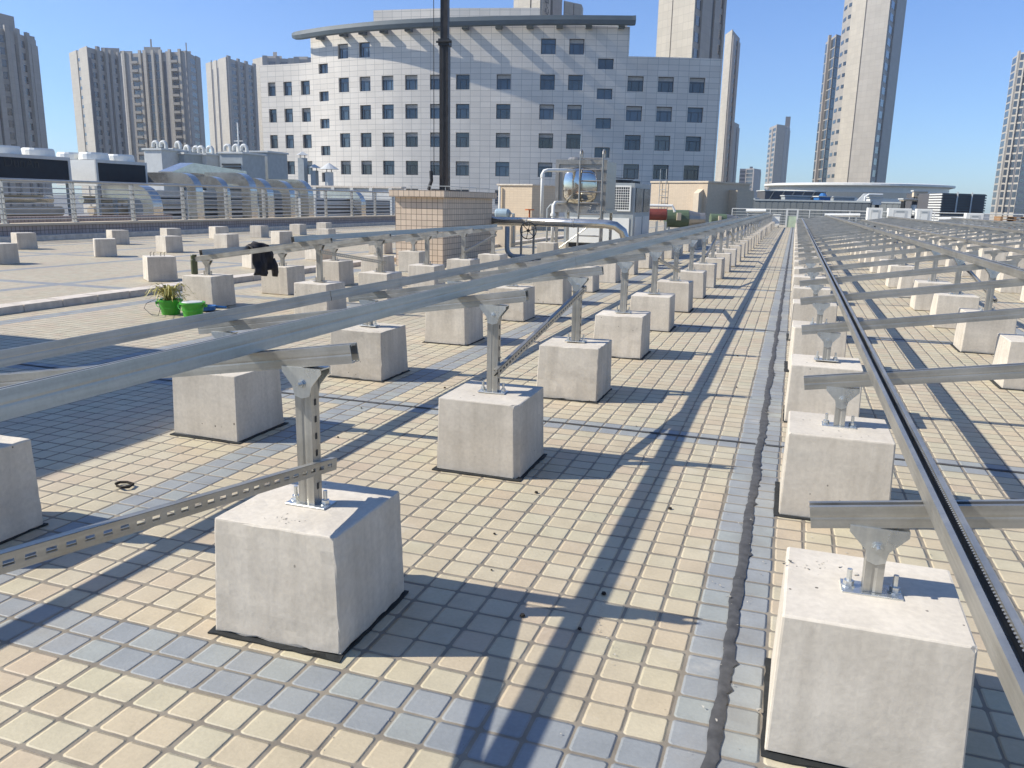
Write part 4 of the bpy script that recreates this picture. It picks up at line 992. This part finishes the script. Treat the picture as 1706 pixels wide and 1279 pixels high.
MB().tube([(.17*cos(q*pi/12), 0, .17*sin(q*pi/12)) for q in range(25)], .011, 6).build('rim', M['dark'], hw)
for q in range(6): MB().tube([(0, 0, 0), (.17*cos(q*pi/3+.3), 0, .17*sin(q*pi/3+.3))], .008, 6).build('spoke', M['dark'], hw)
MB().lathe([(.03, -.03), (.03, .03)], (0, 0, 0), 10, 'y').build('hub', M['dark'], hw)
va = empty('valve', (at(882, 366, Y=16.6).x, 16.6, .86), 0, 'orange red valve spindle standing on the foil pipe', 'valve')
MB().lathe([(.022, 0), (.018, .17)], (0, 0, 0), 8).build('spindle', M['orange'], va); MB().lathe([(.10, .17), (.10, .195)], (0, 0, 0), 12).build('handle', M['orange'], va)
wp_ = empty('white_pipe', (at(902, 365, Y=17.6).x, 17.6, .85), 0, 'white plastic pipe bent into the upper side of the tank', 'pipe')
H = at(902, 283, Y=17.6).z-.85
MB().tube([(0, 0, 0), (0, 0, H-.08), (.025, .03, H-.02), (.09, .05, H), (.36, .6, H+.02), (.5, 1.02, H+.02)], .038, 10).build('pipe', M['white'], wp_, smooth=True); MB().lathe([(.05, 0), (.05, .07)], (0, 0, H-.16), 10).build('coupling', M['white'], wp_)
wp2 = empty('white_pipe', (at(921, 365, Y=18.0).x, 18.0, .3), 0, 'short white pipe with a tap below the tank', 'pipe')
H = at(921, 337, Y=18.0).z-.3
MB().tube([(0, 0, 0), (0, 0, H-.06), (.03, .05, H), (.14, .6, H)], .036, 10).build('pipe', M['white'], wp2, smooth=True); MB().lathe([(.06, 0), (.06, .06)], (0, 0, H-.3), 10).build('coupling', M['white'], wp2)
MB().tube([(-.13, 0, -.3), (-.13, 0, H-.14), (-.06, .02, H-.05), (0, .02, H-.05)], .022, 8).build('branch', M['grey'], wp2, smooth=True)
for px, lb in ((930, 'bare block holding the drain pipe posts beside the water tank'),):
    p = at(px, 425, Y=17.3); block(p.x-.25, 17.3, 0, lb, group='bare blocks in the open field')
# pump behind the foil pipe
p = at(838, 350, Y=21); pm = empty('pump', (p.x, p.y, 0), 0, 'pale blue pump motor beyond the tiled shaft', 'pump')
MB().lathe([(.11, -.2), (.13, -.16), (.13, .14), (.08, .2)], (0, 0, .88), 14, 'x').build('motor', plain('pale_blue_paint', (.28, .37, .44), .45), pm); box(-.3, .3, -.2, .2, 0, .75).build('base', M['cream'], pm)
MB().tube([(.2, 0, .88), (.3, 0, .88), (.3, 0, .1)], .04, 8).build('pipe', M['grey'], pm)
a, b = at(830, 340, D=36).xy, at(886, 340, D=35).xy; zt = at(858, 309, D=36).z
o = empty('tiled_shaft', (a.x, a.y, 0), math.atan2(b.y-a.y, b.x-a.x), 'second cream shaft with a white downpipe, beyond the first', 'shaft'); L = (b-a).length
box(0, L, 0, 2, 0, zt).build('wall', M['btile'], o, autouv=True); box(-.06, L+.06, -.06, 2.06, zt+.002, zt+.06).build('cap', M['curb'], o); MB().tube([(.15, -.1, 0), (.15, -.1, zt-.05)], .05, 8).build('downpipe', M['white'], o)
# lift house
a, b = at(1084, 325, D=64).xy, at(1178, 325, D=60.5).xy; zt = at(1130, 304, D=62).z; t_ = (b-a).normalized()
o = empty('lift_house', (a.x, a.y, -2), math.atan2(b.y-a.y, b.x-a.x), 'cream tiled lift house with ladder at the office block foot', 'building'); L = (b-a).length; H = zt+2
box(0, L, 0, 6, 0, H).build('wall', M['btile'], o, autouv=True); box(L, L+.7, 3, 5.5, 0, H-.45).build('annex', M['btile'], o, autouv=True)
box(-.05, L+.08, -.08, 6.05, H+.002, H+.12).build('coping', M['cream'], o)
x = L*.84; m = MB(); m.raw([(x, -.55, 0), (x+.45, -.55, 0), (x+.45, 0, 0), (x, 0, 0), (x, -.55, H-.75), (x+.45, -.55, H-.75), (x+.45, 0, H-.45), (x, 0, H-.45)], [(0, 1, 5, 4), (1, 2, 6, 5), (3, 0, 4, 7), (4, 5, 6, 7)]); m.build('pier', M['cream'], o)
lx = MB()
for dx in (.9, 1.45): lx.tube([(dx, -.15, .5), (dx, -.15, H+1.0)], .025, 6)
for k in range(9): lx.tube([(.9, -.15, .9+k*.42), (1.45, -.15, .9+k*.42)], .018, 6)
lx.build('ladder', M['grey'], o)
# exhaust fans with green drums
def fan_unit(px, py, Y, s, label):
    p = at(px, py, Y=Y); o = empty('exhaust_fan', (p.x, p.y, 0), .3, label, 'fan', 'green exhaust fans on stands'); z = p.z
    MB().lathe([(.30*s, -.42*s), (.33*s, -.42*s), (.33*s, .42*s), (.30*s, .42*s)], (0, 0, z), 18, 'x').build('drum', M['tgreen'], o)
    m = MB(); m.lathe([(.33*s, .43*s), (.24*s, .85*s), (.24*s, 1.05*s)], (0, 0, z), 14, 'x'); m.build('cowl', M['stainr'], o)
    box(-.05*s, .1*s, -.42*s, -.3*s, z-.05, z+.22*s).build('switch_box', M['cream'], o)
    for x in (-.3, .35): box(x*s-.03, x*s+.03, -.25*s, .25*s, .16, z-.3*s).build('leg', M['grey'], o)
    for k in range(4): box(-.55*s+k*.3, -.55*s+k*.3+.2, -.3, .3, 0, .16).build('footing', M['conc'], o)
fan_unit(1127, 364, 30, .95, 'larger green drum fan with foil cowl beside the red tank'); fan_unit(1196, 366, 42, .9, 'smaller green drum fan close to the far railing')
p = at(1095, 357, Y=29); o = empty('red_tank', (p.x, p.y, 0), .2, 'rusty red tank on a grey trestle beside the heat pump', 'tank')
MB().lathe([(.15, -.34), (.2, -.31), (.2, .31), (.15, .34)], (0, 0, p.z), 16, 'x').build('drum', M['red'], o); MB().tube([(-.45, 0, p.z+.3), (.5, 0, p.z+.3), (.6, 0, p.z+.1)], .05, 8).build('pipe', M['white'], o)
for x in (-.3, 0, .3): box(x-.03, x+.03, -.25, .25, 0, p.z-.24).build('leg', M['grey'], o)
for k, px in enumerate((1086, 1098, 1109)):
    p = at(px, 392, Y=24.5); block(p.x, 24.5, 0, 'small block under the pipe stand, %s of three past the heat pump' % ORD[k], group='bare blocks in the open field')

# ------------------------------------------------------------------ far edge of the roof
fr = empty('far_railing', (-4, 57, 0), 0, 'white railing along the far edge of the roof', 'railing')
ra, rb = at(1206, 347, Y=57), at(1706, 360, Y=57); Lr = 34
zr = 1.0
MB().tube([(0, 0, zr), (Lr, 0, zr)], .028, 8).build('top_rail', M['lgrey'], fr)
for k in range(5): MB().tube([(0, 0, .12+k*.17), (Lr, 0, .12+k*.17)], .012, 6).build('bar', M['lgrey'], fr)
for k in range(15): box(k*Lr/14-.025, k*Lr/14+.025, -.025, .025, 0, zr).build('post', M['lgrey'], fr)
def ac(px, py, Y, w, label):
    p = at(px, py, Y=Y); o = empty('condenser_unit', (p.x, p.y, 0), .12, label, 'air conditioner', 'white condenser units at the far roof edge'); h = .72; z0 = p.z-h
    c = box(-w/2, w/2, 0, .4, z0, p.z).build('casing', M['white'], o); bevel(c, .02, 2)
    box(-w*.28, w*.30, -.012, -.001, z0+.06, p.z-.1).build('fan_panel', M['lgrey'], o); box(-w*.16, w*.18, -.02, -.0125, p.z-.2, p.z-.14).build('handle', M['grey'], o); box(-w*.2, w*.22, -.018, -.0125, z0+.09, p.z-.26).build('guard', M['white'], o)
    for s in (-1, 1): box(s*w*.4-.04, s*w*.4+.04, 0, .4, 0, z0).build('leg', M['grey'], o)
ac(1459, 346, 50, .78, 'first white condenser unit, before the round hall'); ac(1500, 347, 50, 1.2, 'widest white condenser unit at the roof edge'); ac(1541, 348, 50, .8, 'narrow white condenser unit under the louvred plant box'); ac(1625, 355, 50, .88, 'last white condenser unit, by the gridded tower')
p = at(1321, 350, Y=52); o = empty('door_frame', (p.x, p.y, 0), 0, 'pale green upright frame at the end of the aisle', 'frame')
for x in (-.32, .28): box(x-.05, x+.05, -.05, .05, 0, p.z).build('jamb', M['lgrey'], o)
box(-.37, .33, -.05, .05, p.z, p.z+.08).build('head', M['lgrey'], o); box(-.27, .23, -.02, .02, 0, p.z-.35).build('panel', plain('pale_green_panel', (.42, .50, .38), .5), o)
p = at(1292, 358, Y=50.2); o = empty('cable_box', (p.x, p.y, 0), 0, 'small white cable box at the end of the aisle frame', 'box'); box(-.25, .25, 0, .3, .12, p.z).build('casing', M['white'], o); box(-.3, .3, -.04, .34, p.z+.001, p.z+.05).build('lid', M['white'], o)
for x in (-.2, .2): box(x-.03, x+.03, .05, .25, 0, .12).build('leg', M['grey'], o)
for pa, pb, py, r, Y, lb in ((1243, 1276, 351, .10, 50, 'white lagged pipe beside the aisle end box'), (1374, 1433, 358, .09, 52, 'long white lagged pipe beyond the field frames'), (1564, 1604, 364.5, .10, 51, 'white lagged pipe between two condenser units')):
    a, b = at(pa, py, Y=Y), at(pb, py, Y=Y); m = MB().tube([a, b], r, 10)
    o = tag(m.build('lagged_pipe', M['white'], smooth=False), lb, 'pipe', 'white lagged pipes at the far edge')
    for q in (a.lerp(b, .1), a.lerp(b, .9)): box(q.x-.04, q.x+.04, q.y-.04, q.y+.04, 0, q.z-r).build('support', M['grey'], o)
p = at(1685, 368, Y=50); o = empty('pallet', (p.x, p.y, 0), .1, 'stack of brown timber pallets beside the last condenser unit', 'pallet')
wd = plain('brown_timber', (.30, .17, .08), .8, 0, .3, 6)
for k in range(7): box(-.7, .7, -.5, .5, k*.14+.04, k*.14+.07).build('deck_board', wd, o); [box(x, x+.12, -.5, .5, k*.14-.05 if k else 0, k*.14+.04).build('runner', wd, o) for x in (-.7, -.06, .58)]

# round hall and plant beyond
C_ = at(1425, 320, D=140).xy
rh = empty('round_hall', (C_.x, C_.y, -24), 0, 'low round white hall with a wide flat rim roof', 'building'); zt = at(1425, 303, D=125).z+24; RR = 14.2
MB().lathe([(RR*.93, 0), (RR*.93, zt-2.3), (RR*.98, zt-1.4), (RR*.98, zt-.55)], (0, 0, 0), 72).build('wall', M['white'], rh); MB().lathe([(RR, zt-.55), (RR*1.04, zt-.40), (RR*1.04, zt-.12), (RR*.96, zt)], (0, 0, 0), 72).build('rim_roof', M['white'], rh)
def wall_run(px0, px1, pyt, D0, D1, mat, name, label, z0=-20, depth=.5):
    a, b = at(px0, pyt, D=D0), at(px1, pyt, D=D1); o = empty(name, (a.x, a.y, z0), math.atan2(b.y-a.y, b.x-a.x), label, 'wall' if 'wall' in name else 'plant', 'dark screen walls beyond the roof edge' if 'wall' in name else None)
    L = (b.xy-a.xy).length; H = (a.z+b.z)/2-z0; m = MB(); n = max(4, int(L/.5))
    m.box(0, L, 0, depth, 0, H); 
    for k in range(n): m.box(L*k/n, L*(k+.8)/n, -.02, 0, 0, H-.05)
    m.build('sheeting', M[mat], o); box(-.05, L+.05, -.08, depth+.05, H+.002, H+.14).build('coping', M['grey'], o); return o
wall_run(1186, 1258, 332, 80, 76, 'cdark', 'screen_wall', 'dark screen wall between the lift house and grey wall'); wall_run(1258, 1372, 335, 75.5, 73, 'cmid', 'screen_wall', 'mid grey screen wall below the round hall'); wall_run(1372, 1450, 337, 72.5, 70, 'cdark', 'screen_wall', 'blue black screen wall under the blue machine'); wall_run(1450, 1552, 339, 78, 74, 'cmid', 'screen_wall', 'grey screen wall behind the condenser units')
def plant_box(px0, px1, py0, py1, D, mat, name, label, cat, depth=2.0, legs=True):
    a, b = at(px0, py0, D=D), at(px1, py0, D=D); z0 = at((px0+px1)/2, py1, D=D).z
    o = empty(name, (a.x, a.y, z0), math.atan2(b.y-a.y, b.x-a.x), label, cat); L = (b.xy-a.xy).length; H = (a.z+b.z)/2-z0
    box(0, L, 0, depth, 0, H).build('casing', M[mat], o); box(-.1, L+.1, -.1, depth+.1, H+.002, H+.1).build('lid', M['lgrey'], o)
    if legs:
        for x in (.1, L-.2): box(x, x+.12, .1, depth-.1, -20-z0, 0).build('leg', M['dark'], o)
    return o, L, H
o, L, H = plant_box(1275, 1376, 319, 338, 92, 'tdark', 'steel_shed', 'dark open steel shed under the round hall rim', 'shed', 3)
for k in range(6): MB().tube([(L*k/6+.3, -.15, 0), (L*(k+.6)/6+.3, -.15, H)], .05, 6).build('brace', M['cdark'], o)
plant_box(1308, 1350, 327, 336, 84, 'grey', 'plant_box', 'grey flat lidded plant box before the steel shed', 'plant box', 1.2)
plant_box(1389, 1424, 329, 336, 84, 'grey', 'plant_box', 'grey flat lidded plant box before the round hall', 'plant box', 1.2)
bm1 = M['blue']
o, L, H = plant_box(1365, 1384, 328, 345, 82, 'blue', 'blue_machine', 'blue hooded machine beside the steel shed', 'machine', 1.5)
MB().lathe([(.42, 0), (.2, .28)], (L/2, .6, H+.1), 10).build('hood', M['blue'], o)
p = at(1436, 338, D=81); o = empty('chute', (p.x, p.y, -20), 0, 'slanted blue and white chute behind the screen wall', 'chute'); m = MB(); m.raw([(-1.3, 0, p.z+19.2), (-.4, 0, p.z+19.2), (.6, 0, p.z+20.9), (.1, 0, p.z+20.9), (-1.3, .6, p.z+19.2), (-.4, .6, p.z+19.2), (.6, .6, p.z+20.9), (.1, .6, p.z+20.9)], [(0, 1, 2, 3), (4, 7, 6, 5), (0, 4, 5, 1), (1, 5, 6, 2), (2, 6, 7, 3), (3, 7, 4, 0)]); m.build('slide', M['white'], o)
box(-.2, 1.0, .1, .9, 0, p.z+20.4).build('side', M['blue'], o)
o, L, H = plant_box(1450, 1469, 330, 341, 72, 'white', 'white_cabinet', 'white cabinet with a bent pipe above the first condenser', 'cabinet', .8); MB().tube([(-.5, -.1, -.3), (-.5, -.1, H+.1), (-.2, -.1, H+.3), (L, -.1, H+.3)], .09, 8).build('pipe', M['white'], o)
plant_box(1523, 1546, 319, 328, 70, 'cream', 'sign_board', 'blank cream board beside the louvred plant box', 'board', .3); o, L, H = plant_box(1506, 1537, 332.5, 335, 70, 'cream', 'light_slab', 'thin cream slab jutting out under the blank board', 'slab', .8); MB().lathe([(.35, -.8), (.35, .0)], (L-.4, .3, -.3), 12).build('drum', M['white'], o)
a, b = at(1550, 318, D=68).xy, at(1571, 319, D=65).xy; c = at(1644, 323, D=67).xy; z1 = at(1571, 319, D=65).z; z0 = -3
lv = empty('louvred_plant_box', (a.x, a.y, z0), 0, 'big dark louvred plant box with a sunlit slatted end', 'plant box'); o2 = Vector((a.x, a.y)); H = z1-z0
prism(MB(), [p-o2 for p in (a+EF*.15, b+EF*.15, c+EF*.15, c+EF*4, a+EF*4)], 0, H-.1).build('body', M['tdark'], lv, fixn=False)
for (p, q), mt in (((a, b), 'white'), ((b, c), 'cdark')):  # lit end gets white slats: the sunlight is put into their colour
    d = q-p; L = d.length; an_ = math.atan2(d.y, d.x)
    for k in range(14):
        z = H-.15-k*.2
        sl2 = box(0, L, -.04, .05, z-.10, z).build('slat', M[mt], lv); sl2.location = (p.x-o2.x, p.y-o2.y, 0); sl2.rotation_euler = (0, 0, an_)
for k in (.33, .66):
    pq = b.lerp(c, k)-o2; box(pq.x-.05, pq.x+.05, pq.y-.15, pq.y-.05, H-1.6, H).build('mullion', M['lgrey'], lv)

# ------------------------------------------------------------------ buckets, plant, flask and jacket by the short frame
def bucket(px, py, name, label, fill):
    p = at(px, py, Z=0); o = empty(name, (p.x, p.y, 0), .4, label, 'bucket', 'green buckets by the short frame')
    R1, R2, h = .088, .118, .155
    MB().lathe([(R1, .0), (R2-.004, h-.02), (R2+.008, h-.02), (R2+.008, h), (R2-.006, h), (R1-.008, .012), (.0001, .012)], (0, 0, 0), 28).build('body', M['green'], o, smooth=False)
    for s in (-1, 1): box(s*(R2+.014)-.012, s*(R2+.014)+.012, -.02, .02, h-.05, h-.022).build('handle_lug', M['green'], o)
    MB().tube([(-(R2+.012)*cos(q*pi/12), -.03-.10*sin(q*pi/12), h-.03-.05*sin(q*pi/12)) for q in range(13)], .004, 6).build('handle', M['green'], o)
    if fill == 'soil': MB().lathe([(.10, h-.04), (.0001, h-.025)], (0, 0, 0), 16).build('soil', M['soil'], o)
    else: MB().lathe([(R2-.008, h-.012), (R2-.02, h+.004), (.0001, h+.006)], (0, 0, 0), 24).build('lid', M['lgrey'], o)
    return p, h
p, h = bucket(285, 523, 'bucket', 'green bucket holding a straggly dry plant', 'soil'); bucket(322, 528, 'bucket', 'green bucket with a grey white lid', 'lid')
pl = empty('potted_plant', (p.x, p.y, h-.03), 0, 'straggly yellow green plant drooping over its bucket', 'plant'); rng = random.Random(5)
stm = MB(); lvs = MB()
for k in range(90):
    a = rng.uniform(0, 2*pi); R = rng.uniform(.08, .33); hh = rng.uniform(.06, .19); pts = []; tw = rng.uniform(-.5, .5); n_ = 9
    for t in range(n_):
        f = t/(n_-1); pts.append(Vector((cos(a+tw*f)*R*f, sin(a+tw*f)*R*f, hh*sin(min(1, f*1.15)*pi*.80)*1.1 - .02*f*f)))
    w0 = rng.uniform(.005, .011)
    for q0, q1, t in zip(pts, pts[1:], range(n_)):
        d = (q1-q0).normalized(); sd_ = Vector((-sin(a+tw), cos(a+tw), rng.uniform(-.4, .4))).normalized()
        wa, wb = w0*(1-(t/n_)**2), w0*(1-((t+1)/n_)**2)
        lvs.face([q0-sd_*wa, q0+sd_*wa, q1+sd_*wb, q1-sd_*wb])
    if k % 4 == 0: stm.tube(pts[:6], [.0035, .003, .003, .0025, .002, .0015], 5)
stm.build('stems', M['straw'], pl); lvs.build('leaves', M['leaf'], pl, fixn=False)
p = at(345, 518, Z=0); o = empty('blue_scoop', (p.x, p.y, 0), .5, 'flat blue plastic scoop lying behind the lidded bucket', 'scoop')
m = MB(); m.lathe([(.03, 0), (.09, .015), (.10, .06), (.094, .06), (.082, .018), (.0001, .012)], (0, 0, 0), 16); m.build('pan', M['blue'], o); MB().tube([(.09, 0, .05), (.2, .02, .035)], .013, 6).build('handle', M['blue'], o)
p = at(356, 486, Y=7.35); q = at(350, 500, Z=0)
tb = MB(); pw_ = at(342, 506, Z=0)
tb.lathe([(.13, 0), (.14, .1), (.135, .22), (.12, .24)], (pw_.x-.12, pw_.y+.02, 0), 16)
tag(tb.build('black_tub', M['rubber']), 'black rubber tub half hidden behind the plant', 'tub')
cb = MB(); pts = [at(378, 510, Z=.01), at(392, 517, Z=.03), at(385, 524, Z=.01), at(398, 526, Z=.02), at(408, 517, Z=.01), at(398, 514, Z=.03), at(390, 522, Z=.01)]
cb.tube(pts, .004, 6); tag(cb.build('cable_coil', M['dark']), 'loose dark cable lying in front of the flask block', 'cable')
wr = MB(); wr.tube([at(262, 497, Z=.10), at(244, 505, Z=.14), at(240, 513, Z=.06), at(252, 524, Z=.01), at(264, 525, Z=.02), at(267, 514, Z=.10), at(262, 500, Z=.14)], .003, 6)
tag(wr.build('wire_hoop', M['dark']), 'thin wire hoop leaning on the plant bucket', 'wire')
p = at(322.5, 457, Z=BH); fl = empty('flask', (p.x, p.y+.02, BH+.004), 0, 'slim olive green flask standing on the short frame block', 'flask')
MB().lathe([(.034, 0), (.036, .01), (.036, .155), (.030, .17)], (0, 0, 0), 18).build('body', M['olive'], fl); MB().lathe([(.031, .17), (.033, .175), (.033, .21), (.028, .216)], (0, 0, 0), 18).build('cap', M['olive'], fl)
# jacket thrown over the lower purlin
jx, jz = -6.09, .515+.05; jy = at(428, 420, X=-6.09).y
jk = empty('jacket', (jx, jy, jz), 0, 'black jacket thrown over the lower purlin of the short frame', 'jacket')
def drape(w, la, lb, seed, thick=.03):
    rng = random.Random(seed); nu, nv = 22, 26; vs = []
    for s in (1, -1):
        for j in range(nv+1):
            t = j/nv
            for i in range(nu+1):
                f = i/nu; y = (f-.5)*w*((.72+.3*(t-.4)) if t > .4 else .7)
                hang = la if t < .5 else lb
                if t < .42: x, z = -.03-.005*(1-t/.42), -(1-t/.42)*la
                elif t > .58: x, z = .055+.045*((t-.58)/.42)*(1+.4*sin(f*7)), -((t-.58)/.42)*(lb*(.82+.18*sin(f*3.2+.6)) + (.012*sin(f*9)))
                else: a = (t-.42)/.16*pi; x, z = .01-.05*cos(a), .085*sin(a)*(.75+.4*sin(f*pi))
                fold = .018*sin(f*19+seed+t*2)+.012*sin(f*31+2*t)+.01*sin(t*23+f*5)
                nx = 1 if t > .5 else -1
                vs.append((x+(fold+.018)*nx+s*thick*.35*nx, y+.01*sin(t*17+f*9), z+(.012*sin(f*13+2) if t < .6 else .02*sin(f*11+t*6))+ (s*thick*.4 if .4 < t < .6 else 0)))
    m = MB(); N1 = (nu+1)*(nv+1); fs = []
    for b in (0, 1):
        o = b*N1; fs += [(o+j*(nu+1)+i, o+j*(nu+1)+i+1, o+(j+1)*(nu+1)+i+1, o+(j+1)*(nu+1)+i) for j in range(nv) for i in range(nu)]
    for i in range(nu): fs += [(i, i+1, N1+i+1, N1+i), (nv*(nu+1)+i, nv*(nu+1)+i+1, N1+nv*(nu+1)+i+1, N1+nv*(nu+1)+i)]
    for j in range(nv): fs += [(j*(nu+1), (j+1)*(nu+1), N1+(j+1)*(nu+1), N1+j*(nu+1)), (j*(nu+1)+nu, (j+1)*(nu+1)+nu, N1+(j+1)*(nu+1)+nu, N1+j*(nu+1)+nu)]
    m.raw(vs, fs); return m
drape(.46, .025, .28, 3).build('body', M['cloth'], jk, smooth=True)
sl_ = MB(); sl_.tube([(.085, .17, -.10), (.105, .19, -.18), (.105, .20, -.26), (.10, .20, -.31)], [.04, .045, .042, .034], 14); sl_.build('sleeve', M['cloth'], jk, smooth=True)

# ------------------------------------------------------------------ thin city haze
HZ = 0.00036
hm = bpy.data.materials.new('thin_haze'); hm.use_nodes = True; ht = hm.node_tree; ht.nodes.remove(ht.nodes['Principled BSDF'])
pv = ht.nodes.new('ShaderNodeVolumePrincipled'); pv.inputs['Color'].default_value = (.86, .91, 1, 1); pv.inputs['Density'].default_value = HZ; pv.inputs['Anisotropy'].default_value = .25
ht.links.new(pv.outputs[0], ht.nodes['Material Output'].inputs['Volume'])
tag(box(-420, 420, -60, 760, -25, 118).build('haze', hm), kind='stuff')
